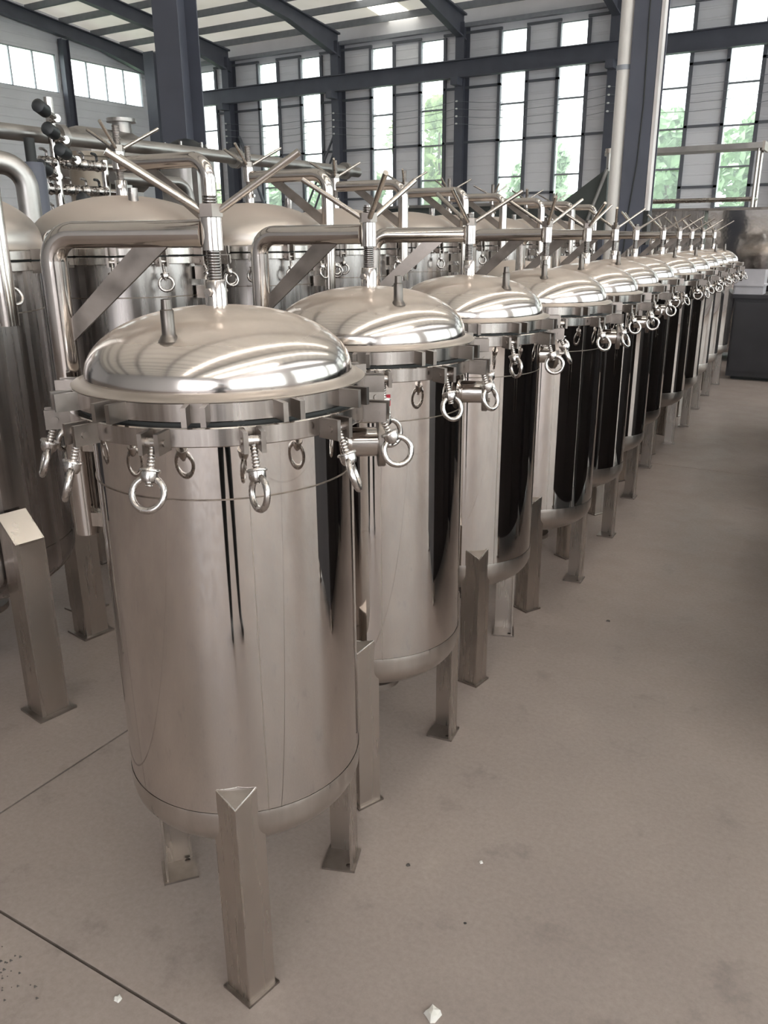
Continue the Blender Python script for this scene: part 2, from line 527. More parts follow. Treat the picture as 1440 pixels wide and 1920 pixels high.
# gable wall (left) with high strip windows
gw = struct(put('wall_left', None, None, (XL, 0, 0)), 'grey ribbed gable wall with high window band')
WZ0, WZ1 = 6.52, 7.74
wy = [(7.2, 21.95), (22.45, 25.95)]
def gbox(y0, y1, z0, z1, name='panel'):
    MB().box((-0.1, (y0 + y1) / 2, (z0 + z1) / 2), (0.2, y1 - y0, z1 - z0)).obj(name, M['ribclad'], gw, smooth=False)
gbox(YN, D, 0, WZ0)
ys = [YN, 7.2, 21.95, 22.45, 25.95, D]
for i in range(0, 6, 2):
    gbox(ys[i], ys[i + 1], WZ0, WZ1)
vs = [(0, YN, WZ1), (0, D, WZ1), (0, D, roof_z(D)), (0, YR, roof_z(YR)), (0, YN, roof_z(YN))]
vs += [(-0.2, y, z) for _, y, z in vs]
MB().add(vs, [(0, 1, 2, 3, 4), (9, 8, 7, 6, 5)] + [(i, i + 5, (i + 1) % 5 + 5, (i + 1) % 5) for i in range(5)]).obj('gable_panel', M['ribclad'], gw, smooth=False)
n_ = len(spans)
for k, (y0, y1) in enumerate(wy):
    w = struct(put('window_%d' % (n_ + k + 1), None, None, (XL, y0, 0)))
    cnt = round((y1 - y0) / 0.92)
    st = (y1 - y0) / cnt
    for j in range(cnt + 1):
        MB().box((-0.06, j * st, (WZ0 + WZ1) / 2), (0.07, 0.035, WZ1 - WZ0)).obj('mullion', M['winframe'], w, smooth=False)
    for z in (WZ0, WZ1):
        MB().box((-0.06, (y1 - y0) / 2, z), (0.1, y1 - y0, 0.05)).obj('frame_rail', M['winframe'], w, smooth=False)
    for j in range(cnt):
        MB().box((-0.06, (j + 0.5) * st, (WZ0 + WZ1) / 2), (0.008, st - 0.035, WZ1 - WZ0 - 0.05)).obj('pane', M['glass'], w, smooth=False)
for y in (3.0, 8.0, 12.6, 17.4, 22.2):
    struct(MB().prism(hsec(0.22, 0.3, 0.014), 0, roof_z(y) - 0.7, ).obj('gable_column', M['bluesteel'], None, (XL + 0.2, y, 0), smooth=False), 'dark steel post against the gable wall')

# the two walls behind and beside the viewer
wr = struct(put('wall_right', None), 'grey clad side wall with tall windows')
ry = [YN, -8.0, 2.0, 4.0, 14.0, 16.0, 25.0, D]
for y0, y1, z0, z1 in [(YN, D, 0, 0.9), (YN, D, 6.5, 9.0)] + [(ry[i], ry[i + 1], 0.9, 6.5) for i in (0, 2, 4, 6)]:
    MB().box((XR + 0.1, (y0 + y1) / 2, (z0 + z1) / 2), (0.2, y1 - y0, z1 - z0)).obj('panel', M['ribclad'], wr, smooth=False)
for k_, i in enumerate((1, 3, 5)):
    y0, y1 = ry[i], ry[i + 1]
    w = struct(put('window_%d' % (n_ + 10 + k_), None, None, (XR, 0, 0)))
    st = (y1 - y0) / 6
    for j in range(7):
        MB().box((0.1, y0 + j * st, 3.7), (0.1, 0.2, 5.6)).obj('mullion', M['winframe'], w, smooth=False)
    for j in range(6):
        MB().box((0.1, y0 + (j + 0.5) * st, 3.7), (0.008, st - 0.2, 5.6)).obj('pane', M['glass'], w, smooth=False)
wn = struct(put('wall_near', None), 'grey clad wall with loading doorway')
dx0, dx1, dz = 0.5, 7.5, 6.5
for x0, x1, z0, z1 in ((XL, dx0, 0, 8.6), (dx1, XR, 0, 2.2), (dx1, XR, 5.2, 8.6), (dx0, dx1, dz, 8.6)):
    MB().box(((x0 + x1) / 2, YN - 0.1, (z0 + z1) / 2), (x1 - x0, 0.2, z1 - z0)).obj('panel', M['ribclad'], wn, smooth=False)
k = n_ + 3
for x0, x1 in ((dx1, XR),):
    w = struct(put('window_%d' % k, None, None, (0, YN, 0))); k += 1
    cnt = round((x1 - x0) / 1.4)
    st = (x1 - x0) / cnt
    for j in range(cnt + 1):
        MB().box((x0 + j * st, -0.1, 3.7), (0.35, 0.1, 3.0)).obj('mullion', M['winframe'], w, smooth=False)
    for j in range(cnt):
        MB().box((x0 + (j + 0.5) * st, -0.1, 3.7), (st - 0.35, 0.008, 3.0)).obj('pane', M['glass'], w, smooth=False)

# daylight portals in the openings
def portal(name, loc, rot, sx, sy):
    l = bpy.data.lights.new(name, 'AREA')
    l.shape = 'RECTANGLE'
    l.size, l.size_y = sx, sy
    l.cycles.is_portal = True
    o = put(name, l, None, loc, rot)
    return o
for x0, x1 in spans:
    if x0 < 8:
        portal('daylight_portal', ((x0 + x1) / 2, D + 0.15, (ZB + ZT) / 2), (-PI / 2, 0, 0), 0.82, ZT - ZB)
for y0, y1 in wy:
    portal('daylight_portal', (XL - 0.15, (y0 + y1) / 2, (WZ0 + WZ1) / 2), (0, -PI / 2, 0), WZ1 - WZ0, y1 - y0)
portal('daylight_portal', ((dx1 + XR) / 2, YN - 0.25, 3.7), (PI / 2, 0, 0), XR - dx1, 3.0)
for i in (1, 3, 5):
    portal('daylight_portal', (XR + 0.25, (ry[i] + ry[i + 1]) / 2, 3.7), (0, PI / 2, 0), 5.6, ry[i + 1] - ry[i])
portal('daylight_portal', ((dx0 + dx1) / 2, YN - 0.25, dz / 2), (PI / 2, 0, 0), dx1 - dx0, dz)

# interior columns
c = struct(put('hall_column', None, None, (-2.115, 8.35, 0)), 'dark steel hall column with a white downpipe on its left')
MB().prism(hsec(0.23, 0.32, 0.014), 0, roof_z(8.3) - 0.6).obj('column_shaft', M['bluesteel'], c, smooth=False)
MB().box((0, 0, 0.012), (0.34, 0.42, 0.024)).obj('base_plate', M['bluesteel'], c, smooth=False)
pp = MB()
pp.tube([(-0.185, -0.09, 0.15), (-0.185, -0.09, roof_z(8.3) - 0.5)], 0.065, 20)
o = pp.obj('downpipe', M['white_pipe'], c)
o['label'] = 'white plastic downpipe'
for z in (1.2, 3.0, 4.8, 6.6):
    MB().lathe([(0.064, -0.02), (0.07, -0.02), (0.07, 0.02), (0.064, 0.02)], 20).obj('pipe_clip', M['winframe'], o, (-0.185, -0.09, z))
o = MB().box((0.135, -0.11, 3.6), (0.03, 0.1, 3.7)).obj('film_wrap', M['wrap'], c, smooth=False)
o['label'] = 'pale torn film wrapped down the column edge'
MB().box((0.14, -0.11, 1.63), (0.045, 0.12, 0.3)).obj('black_sleeve', M['rubber'], c, smooth=False)
pts = [(0.03, -0.165, 4.2), (0.02, -0.168, 3.4), (0.035, -0.168, 2.7), (0.02, -0.168, 2.2), (-0.03, -0.168, 1.7), (-0.05, -0.168, 1.2)]
MB().tube(pts, 0.006, 6).obj('cable', M['rubber'], c)

c = struct(put('hall_column', None, None, (-7.75, 8.35, 0)), 'dark steel hall column left of the middle')
MB().prism(hsec(0.36, 0.4, 0.016), 0, roof_z(8.3) - 0.6, RZ(0.12)).obj('column_shaft', M['bluesteel'], c, smooth=False)
MB().box((0, 0, 0.012), (0.6, 0.6, 0.024)).obj('base_plate', M['bluesteel'], c, smooth=False)
c = struct(put('corner_column', None, None, (XL + 2.1, 24.6, 0)), 'dark blue steel column standing near the far corner')
MB().prism(hsec(0.5, 0.6, 0.02), 0, 8.0).obj('column_shaft', M['bluesteel'], c, smooth=False)
# diagonal wall braces
def brace(name, a, b, r, lab):
    struct(MB().tube([a, b], r, 8).obj(name, M['girt']), lab)
brace('wall_brace', (-22.0, D - 0.3, 5.3), (-20.6, D - 0.3, 2.0), 0.06, 'diagonal steel brace beside the window wall')
brace('wall_brace', (-17.6, D - 0.3, 5.2), (-19.6, D - 0.3, 1.5), 0.04, 'diagonal steel brace beside the window wall')
brace('wall_brace', (-17.6, D - 0.3, 4.7), (-19.3, D - 0.3, 1.2), 0.04, 'diagonal steel brace beside the window wall')

# ------------------------------------------------------------------ outside: lawn and trees
struct(MB().box((0, 45, -0.3), (140, 36.0, 0.4)).obj('ground_outside', M['lawn'], smooth=False), 'green lawn outside the window wall')
struct(MB().box((-45, 0, -0.3), (37, 54.0, 0.4)).obj('ground_outside', M['lawn'], smooth=False))
struct(MB().box((0, -31, -0.3), (140, 39.0, 0.4)).obj('ground_outside', M['joint'], smooth=False))
def tree(x, y, h, mat, label, seed):
    rg = random.Random(seed)
    t = thing('tree', label, 'tree', (x, y, -0.1), rg.uniform(0, 6), 'trees beyond the window wall')
    MB().tube([(0, 0, 0), (0.05, 0.03, h * 0.3), (0, 0, h * 0.6), (0, 0.05, h * 0.9)], 0.12, 8, True, [0.14, 0.11, 0.08, 0.02]).obj('trunk', M['trunk'], t)
    b = MB()
    blobs = [(rg.uniform(-1, 1) * 0.9, rg.uniform(-1, 1) * 0.9, h * rg.uniform(0.25, 0.8), rg.uniform(0.7, 1.1)) for _ in range(8)] + [(0, 0, h * 0.9, 0.65)]
    for bx, by, bz, br in blobs:
        for _ in range(230):
            d = Vector((rg.gauss(0, 1), rg.gauss(0, 1), rg.gauss(0, 1))).normalized() * br * rg.uniform(0.75, 1.05)
            u = Vector((rg.gauss(0, 1), rg.gauss(0, 1), rg.gauss(0, 1))).normalized()
            w = u.orthogonal().normalized()
            s = rg.uniform(0.2, 0.36)
            p = Vector((bx, by, bz)) + d
            b.add([p - u * s, p - w * s * 0.5, p + u * s, p + w * s * 0.5], [(0, 1, 2, 3)])
    f = b.obj('foliage', mat, t, smooth=False)
    f['kind'] = 'stuff'
for i in range(17):
    x = -31 + i * 2.35
    tree(x, (33.5, 38.5)[i % 2] + (i * 37 % 3) * 0.4, 4.6 + (i * 29 % 7) * 0.45, M['leafb'] if i % 3 == 0 else M['leafa'],
         'leafy green tree seen through the tall window strips', 100 + i)

# ------------------------------------------------------------------ small repeated fittings
def thread_profile(r, z0, z1, n, d):
    pr = [(0, z0), (r, z0)]
    for i in range(n):
        a = z0 + (z1 - z0) * i / n
        b = z0 + (z1 - z0) * (i + 1) / n
        pr += [(r, a + (b - a) * 0.2), (r - d, a + (b - a) * 0.55), (r, b - (b - a) * 0.1)]
    return pr + [(r, z1), (0, z1)]

def swing_bolt_mesh(s=1.0):
    """threaded rod with a rounded pivot head; pivot at the origin, hangs along -Z, pin along Y"""
    b = MB()
    b.lathe([(0, -0.012 * s), (0.0085 * s, -0.012 * s), (0.0085 * s, 0.012 * s), (0, 0.012 * s)], 14, RX(PI / 2))
    b.lathe(thread_profile(0.0066 * s, -0.072 * s, -0.008 * s, 11, 0.0013 * s), 12)
    return b.mesh('swing_bolt', M['cast'], 50)

def eye_nut_mesh(s=1.0):
    """collar nut and ring, hung below the rod; origin at bolt pivot"""
    b = MB()
    b.lathe([(0.0055 * s, -0.045 * s), (0.0165 * s, -0.045 * s), (0.0175 * s, -0.0465 * s), (0.0175 * s, -0.049 * s), (0.0145 * s, -0.05 * s), (0.0145 * s, -0.06 * s), (0.0115 * s, -0.066 * s), (0.0055 * s, -0.066 * s)], 18, close=True)
    b.torus(0.0275 * s, 0.0058 * s, 26, 8, TR(0, 0, -0.0855 * s) @ RX(PI / 2))
    return b.mesh('eye_nut', M['cast'], 50)

def clevis_mesh(s=1.0):
    """two ears welded to the flange rim, x radial outward from the rim at 0, with the pivot pin"""
    b = MB()
    for e in (-1, 1):
        b.box((0.021 * s, e * 0.0145 * s, 0), (0.046 * s, 0.008 * s, 0.036 * s))
    b.lathe([(0, -0.0215 * s), (0.006 * s, -0.0215 * s), (0.006 * s, 0.0215 * s), (0, 0.0215 * s)], 12, TR(0.026 * s, 0, 0) @ RX(PI / 2))
    return b.mesh('clevis', M['plate'], 35)

def slot_lug_mesh(s=1.0):
    b = MB()
    b.prism([(0.0, -0.02 * s), (0.04 * s, -0.02 * s), (0.04 * s, -0.011 * s), (0.004 * s, -0.011 * s), (0.004 * s, 0.011 * s), (0.04 * s, 0.011 * s), (0.04 * s, 0.02 * s), (0.0, 0.02 * s)], -0.016 * s, 0.016 * s)
    return b.mesh('slot_lug', M['plate'], 35)

SB, EN, CL, SL = swing_bolt_mesh(), eye_nut_mesh(), clevis_mesh(), slot_lug_mesh()
SB2, EN2, CL2, SL2 = SB, EN, CL, SL

# ------------------------------------------------------------------ front row: polished filter housings
ZS0, ZS1 = 0.457, 1.2225          # shell
RS = 0.2553
def ellipse_profile(r, z0, h, n=14, up=1):
    return [(r * math.cos(PI / 2 * i / n), z0 + up * h * math.sin(PI / 2 * i / n)) for i in range(n)] + [(0, z0 + up * h)]

A = {}
A['shell'] = MB().lathe([(RS, ZS0), (RS, ZS1)], 128).mesh('shell', M['mirror'], 60)
wl = MB().lathe([(RS - 0.001, 1.1215), (RS + 0.0016, 1.1205), (RS + 0.0016, 1.1185), (RS - 0.001, 1.1175)], 128)
A['seam'] = wl.mesh('weld_seam', M['weld'], 60)
A['vseam'] = MB().box((RS, 0, (ZS0 + 1.117) / 2), (0.0022, 0.0016, 1.117 - ZS0)).mesh('weld_seam', M['leg'])
A['dish'] = MB().lathe([(RS + 0.0008, ZS0 + 0.004), (RS + 0.0016, ZS0 - 0.001)] + [(RS + 0.0012, ZS0 - 0.012)] + ellipse_profile(RS + 0.001, ZS0 - 0.03, 0.115, 16, -1), 128).mesh('bottom_dish', M['belt'], 50)
dr = MB().lathe([(0.033, 0.36), (0.033, 0.275)], 32)
dr.lathe([(0.033, 0.275), (0.078, 0.275), (0.08, 0.273), (0.08, 0.258), (0.078, 0.256), (0.0, 0.256)], 40)
A['drain'] = dr.mesh('drain_flange', M['plate'], 35)
A['lowfl'] = MB().lathe([(RS, 1.2215), (0.287, 1.2215), (0.289, 1.2235), (0.289, 1.253), (0.287, 1.255), (0.235, 1.255)], 128).mesh('lower_flange', M['brushed'], 35)
A['gasket'] = MB().lathe([(0.272, 1.2545), (0.272, 1.2625)], 96).mesh('gasket', M['rubber'], 60)
A['upfl'] = MB().lathe([(0.245, 1.2622), (0.279, 1.2622), (0.281, 1.264), (0.281, 1.2935), (0.2795, 1.295), (0.245, 1.295)], 128).mesh('upper_flange', M['brushed'], 35)
A['lip'] = MB().lathe([(0.281, 1.2948), (0.2815, 1.2965), (0.279, 1.2985), (0.267, 1.3005), (0.2585, 1.304), (0.254, 1.308)], 128).mesh('lid_lip', M['dusty'], 60)
RD = 0.2565
dome_prof = [(RD - 0.0015, 1.302), (RD, 1.306), (RD, 1.31)]
H_ = 0.122
for i in range(1, 23):
    t = PI / 2 * i / 22
    dome_prof.append((RD * math.cos(t) ** 0.92 if i < 22 else 0, 1.31 + H_ * math.sin(t)))
A['dome'] = MB().lathe(dome_prof, 128).mesh('lid', M['dome'], 70)
A['nipple'] = MB().lathe([(0.019, -0.006), (0.0145, 0.002), (0.0115, 0.006), (0.0115, 0.046), (0.0095, 0.048), (0.0085, 0.064), (0.0045, 0.065), (0.0045, 0.05), (0, 0.05)], 18).mesh('vent_nipple', M['nipple'], 40)
# davit: post, bend and arm in the local plane, post at +X
PR, PX, AZ = 0.0245, 0.33, 1.562
pts = [(PX, 0, 0.95)] + arc((PX, 0, AZ), (0, 0, 1), (-1, 0, 0), 0.05, 9) + [(0.018, 0, AZ)]
A['davit'] = MB().tube(pts, PR, 24).mesh('davit_arm', M['pipe'], 50)
bb = MB()
a0, a1 = Vector((PX - 0.02, 0, 1.375)), Vector((0.115, 0, AZ - 0.022))
dr_ = (a1 - a0); ln = dr_.length; ang = math.atan2(dr_.z, dr_.x)
w_ = 0.026
q = [(PX - 0.024, 1.36), (PX - 0.024, 1.405), (0.16, AZ - 0.0235), (0.09, AZ - 0.0235)]
bb.add([(x, yy, z) for yy in (-0.004, 0.004) for x, z in q], [(0, 1, 2, 3), (7, 6, 5, 4), (0, 4, 5, 1), (1, 5, 6, 2), (2, 6, 7, 3), (3, 7, 4, 0)])
A['brace'] = bb.mesh('brace_bar', M['plate'], 30)
A['bracket'] = MB().box(((RS + PX) / 2, 0, 0), (PX - RS - 0.015, 0.03, 0.03)).mesh('post_bracket', M['leg'], 30)
A['hub'] = MB().lathe([(0.013, 1.532), (0.0205, 1.532), (0.0205, 1.59), (0.013, 1.59)], 28, close=True).mesh('hub_sleeve', M['pipe'], 40)
A['spindle'] = MB().lathe(thread_profile(0.0135, 1.452, 1.628, 34, 0.0024), 18).mesh('screw_spindle', M['thread'], 50)
A['nut'] = MB().prism([(0.024 * math.cos(PI / 3 * i), 0.024 * math.sin(PI / 3 * i)) for i in range(6)], 1.591, 1.614).mesh('handle_nut', M['plate'], 30)
A['bar'] = MB().tube([(0.018, 0, 1.602), (0.176, 0, 1.698)], 0.0068, 12).mesh('handle_bar', M['leg'], 50)
ls = MB().lathe([(0.0, 1.479), (0.0195, 1.479), (0.021, 1.477), (0.021, 1.425), (0.0, 1.425)], 28)
A['lift'] = ls.mesh('lifting_sleeve', M['pipe'], 40)
lb = MB().lathe([(0, -0.032), (0.007, -0.032), (0.007, -0.022), (0.004, -0.022), (0.004, 0.022), (0.008, 0.022), (0.008, 0.03), (0, 0.03)], 6, TR(0, 0, 1.457) @ RX(PI / 2))
A['liftbolt'] = lb.mesh('cross_bolt', M['cast'], 30)

# legs: outward-pointing steel angle with a triangular cap, apex of the angle at RL
RL, LW, LT = 0.2926, 0.072, 0.005
LZ1 = 0.523
def angle_leg():
    s = math.sqrt(0.5)
    poly = [(RL, 0), (RL - LW * s, LW * s), (RL - LW * s - LT * s, LW * s - LT * s), (RL - LT * 1.414, 0), (RL - LW * s - LT * s, -LW * s + LT * s), (RL - LW * s, -LW * s)]
    b = MB()
    n = len(poly)
    # the two flanks rise to the shell, the apex is cut lower so the cap slopes outward and down
    def ztop(x):
        return LZ1 - (x - (RL - LW * s)) / (LW * s) * 0.028
    vs = [(x, y, 0.004) for x, y in poly] + [(x, y, ztop(x)) for x, y in poly]
    fs = [(0, 1, 2, 3), (0, 3, 4, 5), (6, 9, 8, 7), (6, 11, 10, 9)] + [(i, (i + 1) % n, n + (i + 1) % n, n + i) for i in range(n)]
    b.add(vs, fs)
    return b, poly, ztop
lgb, poly, ztop = angle_leg()
A['leg'] = lgb.mesh('leg', M['leg'], 20)
s_ = math.sqrt(0.5)
cp = [(RL - 0.002, 0), (RL - LW * s_, LW * s_ - 0.002), (RL - LW * s_, -LW * s_ + 0.002)]
A['cap'] = MB().add([(x, y, ztop(x) + 0.001) for x, y in cp] + [(x, y, ztop(x) - 0.004) for x, y in cp], [(0, 1, 2), (5, 4, 3), (0, 3, 4, 1), (1, 4, 5, 2), (2, 5, 3, 0)]).mesh('leg_cap', M['plate'], 20)
A['capweld'] = MB().tube([(cp[1][0], cp[1][1], ztop(cp[1][0]) + 0.001), (cp[0][0], 0, ztop(cp[0][0]) + 0.001), (cp[2][0], cp[2][1], ztop(cp[2][0]) + 0.001), (cp[1][0], cp[1][1], ztop(cp[1][0]) + 0.001)], 0.0016, 6).mesh('weld_bead', M['cast'], 60)
def foot_plate(rc, side, t=0.006):
    """square plate set on its corner, one bolt hole on either flank"""
    b = MB()
    h = side / 2
    vs, fs = [], []
    N = 10
    hole = (-h * 0.55, -h * 0.55)
    hr = 0.007
    ring = []
    for i in range(N):
        t_ = 2 * PI * i / N + PI / 4
        ring.append((hole[0] + hr * math.cos(t_), hole[1] + hr * math.sin(t_)))
    outer = [(-h, -h), (h, -h), (h, h), (-h, h)]
    for z in (0, t):
        vs += [(x, y, z) for x, y in outer] + [(x, y, z) for x, y in ring]
    k = 4 + N
    def top(off, flip):
        # fan between the ring and the four corners
        qs = []
        corner = {0: 2, 1: 2, 2: 3, 3: 3, 4: 0, 5: 0, 6: 0, 7: 1, 8: 1, 9: 2}
        for i in range(N):
            j = (i + 1) % N
            c0, c1 = corner[i], corner[j]
            if c0 == c1:
                qs.append((off + 4 + i, off + c0, off + 4 + j))
            else:
                qs.append((off + 4 + i, off + c0, off + c1, off + 4 + j))
        return [tuple(reversed(q_)) for q_ in qs] if flip else qs
    fs += top(0, True) + top(k, False)
    fs += [(i, (i + 1) % 4, k + (i + 1) % 4, k + i) for i in range(4)]
    fs += [(4 + (i + 1) % N, 4 + i, k + 4 + i, k + 4 + (i + 1) % N) for i in range(N)]
    b.add(vs, fs, TR(rc, 0, 0) @ RZ(PI / 4))
    return b
A['plate'] = foot_plate(RL - 0.05, 0.086).mesh('foot_plate', M['plate'], 30)

nz = MB()
NZZ = 1.156
nz.lathe([(0.03, 0.24), (0.03, 0.318)], 28, TR(0, 0, NZZ) @ RY(PI / 2))
A['nozzle'] = nz.mesh('outlet_nozzle', M['pipe'], 40)
nf = MB().lathe([(0.02, 0.306), (0.05, 0.306), (0.0515, 0.3075), (0.0515, 0.3195), (0.05, 0.321), (0.0, 0.321)], 36, TR(0, 0, NZZ) @ RY(PI / 2))
for i in range(4):
    a = PI / 4 + PI / 2 * i
    nf.lathe([(0, 0.321), (0.006, 0.321), (0.006, 0.327), (0, 0.327)], 10, TR(0, 0.039 * math.cos(a), NZZ + 0.039 * math.sin(a)) @ RY(PI / 2))
A['nflange'] = nf.mesh('blind_flange', M['plate'], 35)

tg = MB()
tg.lathe([(RS + 0.0006, 1.160), (RS + 0.0006, 1.188)], 128)
tg.f = [f for f in tg.f if max(f) % 128 < 4]
A['tag'] = tg.mesh('red_patch', M['red'], 60)  # small red patch laid on the shell

def dome_z(r):
    c_ = (r / RD) ** (1 / 0.92)
    return 1.31 + H_ * math.sqrt(max(0, 1 - c_ * c_))

ORD = ['first', 'second', 'third', 'fourth', 'fifth', 'sixth', 'seventh', 'eighth', 'ninth', 'tenth', 'eleventh', 'twelfth']
#          x       y      leg    lid   nipple(r, hall angle)  handle
TANKS = [(-1.093, 1.231, -54.9, 12.5, 0.195, -74, 18.5),
         (-1.168, 1.916, -67.4, 20, 0.179, -35, 75.5),
         (-1.223, 2.662, -53.2, 7, 0.185, -24, 35.5),
         (-1.208, 3.384, -71.1, 16, 0.174, -71, 58.5),
         (-1.251, 4.073, -72.8, 13, 0.150, -80, 70.5),
         (-1.325, 4.828, -72.9, 18, 0.15, -64, 45.5),
         (-1.400, 5.590, -70.0, 10, 0.16, 120, 11),
         (-1.405, 6.380, -69.0, 14, 0.15, -40, 2),
         (-1.440, 7.110, -72.0, 12, 0.16, -20, 25),
         (-1.500, 7.930, -70.0, 19, 0.16, 100, 8),
         (-1.540, 8.680, -71.0, 13, 0.15, -20, 30),
         (-1.560, 9.430, -70.0, 15, 0.15, -30, 17)]
EXTRA = {0: 'nearest the camera, triangular leg cap facing out, open lid clamps hanging', }
def polished_tank(i, x, y, leg, lid, nr, na, hb):
    rg = random.Random(50 + i)
    if i == 0:
        lab = 'large mirror polished steel filter housing heading the front row, whole body and front leg visible'
    elif i == len(TANKS) - 1:
        lab = 'last polished filter housing at the far end of the front row'
    else:
        lab = 'mirror polished steel filter housing, %s from the near end of the front row' % ORD[i]
    t = thing('filter_housing', lab, 'tank', (x, y, 0), math.radians(leg), 'polished filter housings in the front row')
    dg = math.radians
    sh = put('shell', A['shell'], t)
    put('weld_seam', A['seam'], sh)
    put('weld_seam', A['vseam'], sh, (0, 0, 0), (0, 0, dg(14)))
    di = put('bottom_dish', A['dish'], t)
    put('drain_flange', A['drain'], di)
    lf = put('lower_flange', A['lowfl'], t)
    put('gasket', A['gasket'], lf)
    for k in range(12):
        a = dg(14.4 + 30 * k)
        cx, sx = math.cos(a), math.sin(a)
        put('clevis', CL, lf, (0.2885 * cx, 0.2885 * sx, 1.236), (0, 0, a))
        tilt = -dg(rg.uniform(5, 10) if abs(math.sin(a + dg(leg))) > 0.78 and not (i == 0 and math.sin(a + dg(leg)) < 0) else rg.uniform(16, 26))
        if k in (3, 4, 5) and i == 0:
            tilt = -dg(24)
        sb = put('swing_bolt', SB, t, (0.3145 * cx, 0.3145 * sx, 1.236), (0, tilt, a))
        spin = rg.choice([0.1, 1.5, 0.6, 1.2, 0.3, 1.35])
        if i == 0:
            spin = {11: 1.6, 0: 0.3, 1: -0.9, 2: 0.5, 10: 1.0, 9: 1.65}.get(k, spin)
        put('eye_nut', EN, sb, (0, 0, rg.uniform(-0.006, 0.004)), (0, 0, spin))
    ld = put('lid', A['dome'], t, (0, 0, 0), (0, 0, dg(lid)))
    put('lid_lip', A['lip'], ld)
    put('upper_flange', A['upfl'], ld)
    for k in range(12):
        a = dg(15 + 30 * k)
        put('slot_lug', SL, ld, (0.280 * math.cos(a), 0.280 * math.sin(a), 1.279), (0, 0, a))
    a = dg(na - leg - lid)
    put('vent_nipple', A['nipple'], ld, (nr * math.cos(a), nr * math.sin(a), dome_z(nr)))
    da = put('davit_arm', A['davit'], t, (0, 0, 0), (0, 0, dg(255)))
    put('brace_bar', A['brace'], da)
    for z in (0.985, 1.15):
        put('post_bracket', A['bracket'], da, (0, 0, z))
    hu = put('hub_sleeve', A['hub'], t)
    put('screw_spindle', A['spindle'], hu)
    ns = put('lifting_sleeve', A['lift'], t, (0, 0, 0), (0, 0, 1.1))
    put('cross_bolt', A['liftbolt'], ns)
    hn = put('handle_nut', A['nut'], t, (0, 0, 0), (0, 0, dg(hb - leg)))
    for k in ((0, 178, 216) if i == 0 else (0, 120, 240)):
        put('handle_bar', A['bar'], hn, (0, 0, 0), (0, 0, dg(k)))
    for k in range(3):
        lg = put('leg', A['leg'], t, (0, 0, 0), (0, 0, dg(120 * k)))
        put('leg_cap', A['cap'], lg)
        put('weld_bead', A['capweld'], lg)
        put('foot_plate', A['plate'], lg)
    if i in (1, 3):
        put('red_patch', A['tag'], sh, (0, 0, 0), (0, 0, dg((-56, 0, -78)[i - 1] - leg)))
    no = put('outlet_nozzle', A['nozzle'], t, (0, 0, 0), (0, 0, dg(89.4)))
    put('blind_flange', A['nflange'], no)
    return t
for i, a in enumerate(TANKS):
    polished_tank(i, *a)

# ------------------------------------------------------------------ second row: larger satin vessels with arms on their right
RB, RBL = 0.362, 0.394
B = {}
B['shell'] = MB().lathe([(RB, 0.545), (RB, 1.464)], 112).mesh('shell', M['satin'], 60)
B['seam'] = MB().lathe([(RB - 0.001, 1.338), (RB + 0.0018, 1.337), (RB + 0.0018, 1.334), (RB - 0.001, 1.333)], 112).mesh('weld_seam', M['weld'], 60)
B['dish'] = MB().lathe([(RB + 0.001, 0.549), (RB + 0.002, 0.544), (RB + 0.0015, 0.53)] + ellipse_profile(RB + 0.001, 0.50, 0.17, 16, -1), 112).mesh('bottom_dish', M['satin'], 50)
B['drain'] = MB().lathe([(0.05, 0.36), (0.05, 0.28), (0.1, 0.28), (0.1, 0.258), (0, 0.258)], 36).mesh('drain_flange', M['plate'], 35)
B['lowfl'] = MB().lathe([(RB, 1.462), (0.392, 1.462), (0.394, 1.464), (0.394, 1.488), (0.392, 1.49), (0.33, 1.49)], 112).mesh('lower_flange', M['brushed'], 35)
B['gasket'] = MB().lathe([(0.372, 1.4895), (0.372, 1.4965)], 96).mesh('gasket', M['rubber'], 60)
B['upfl'] = MB().lathe([(0.33, 1.4962), (0.392, 1.4962), (0.394, 1.498), (0.394, 1.522), (0.392, 1.524), (0.36, 1.524)], 112).mesh('upper_flange', M['brushed'], 35)
dp = [(0.390, 1.5235), (0.391, 1.526), (0.386, 1.53), (0.384, 1.556)]
for i in range(1, 21):
    t_ = PI / 2 * i / 20
    dp.append((0.384 * math.cos(t_) if i < 20 else 0, 1.556 + 0.175 * math.sin(t_)))
B['dome'] = MB().lathe(dp, 112).mesh('lid', M['satin_dome'], 50)
BPX, BAZ, BPR = 0.452, 1.853, 0.03
pts = [(BPX, 0, 1.31)] + arc((BPX, 0, BAZ), (0, 0, 1), (-1, 0, 0), 0.075, 9) + [(0.02, 0, BAZ)]
B['davit'] = MB().tube(pts, BPR, 24).mesh('davit_arm', M['pipe'], 50)
q = [(BPX - 0.028, 1.61), (BPX - 0.028, 1.665), (0.2, BAZ - 0.029), (0.13, BAZ - 0.029)]
B['brace'] = MB().add([(x, yy, z) for yy in (-0.005, 0.005) for x, z in q], [(0, 1, 2, 3), (7, 6, 5, 4), (0, 4, 5, 1), (1, 5, 6, 2), (2, 6, 7, 3), (3, 7, 4, 0)]).mesh('brace_bar', M['plate'], 30)
B['bracket'] = MB().box(((RB + BPX) / 2, 0, 0), (BPX - RB - 0.02, 0.05, 0.05)).mesh('post_bracket', M['leg'], 30)
B['hub'] = MB().lathe([(0.016, 1.832), (0.027, 1.832), (0.027, 1.9), (0.016, 1.9)], 28, close=True).mesh('hub_sleeve', M['pipe'], 40)
B['spindle'] = MB().lathe(thread_profile(0.0155, 1.75, 2.0, 40, 0.0025), 16).mesh('screw_spindle', M['thread'], 50)
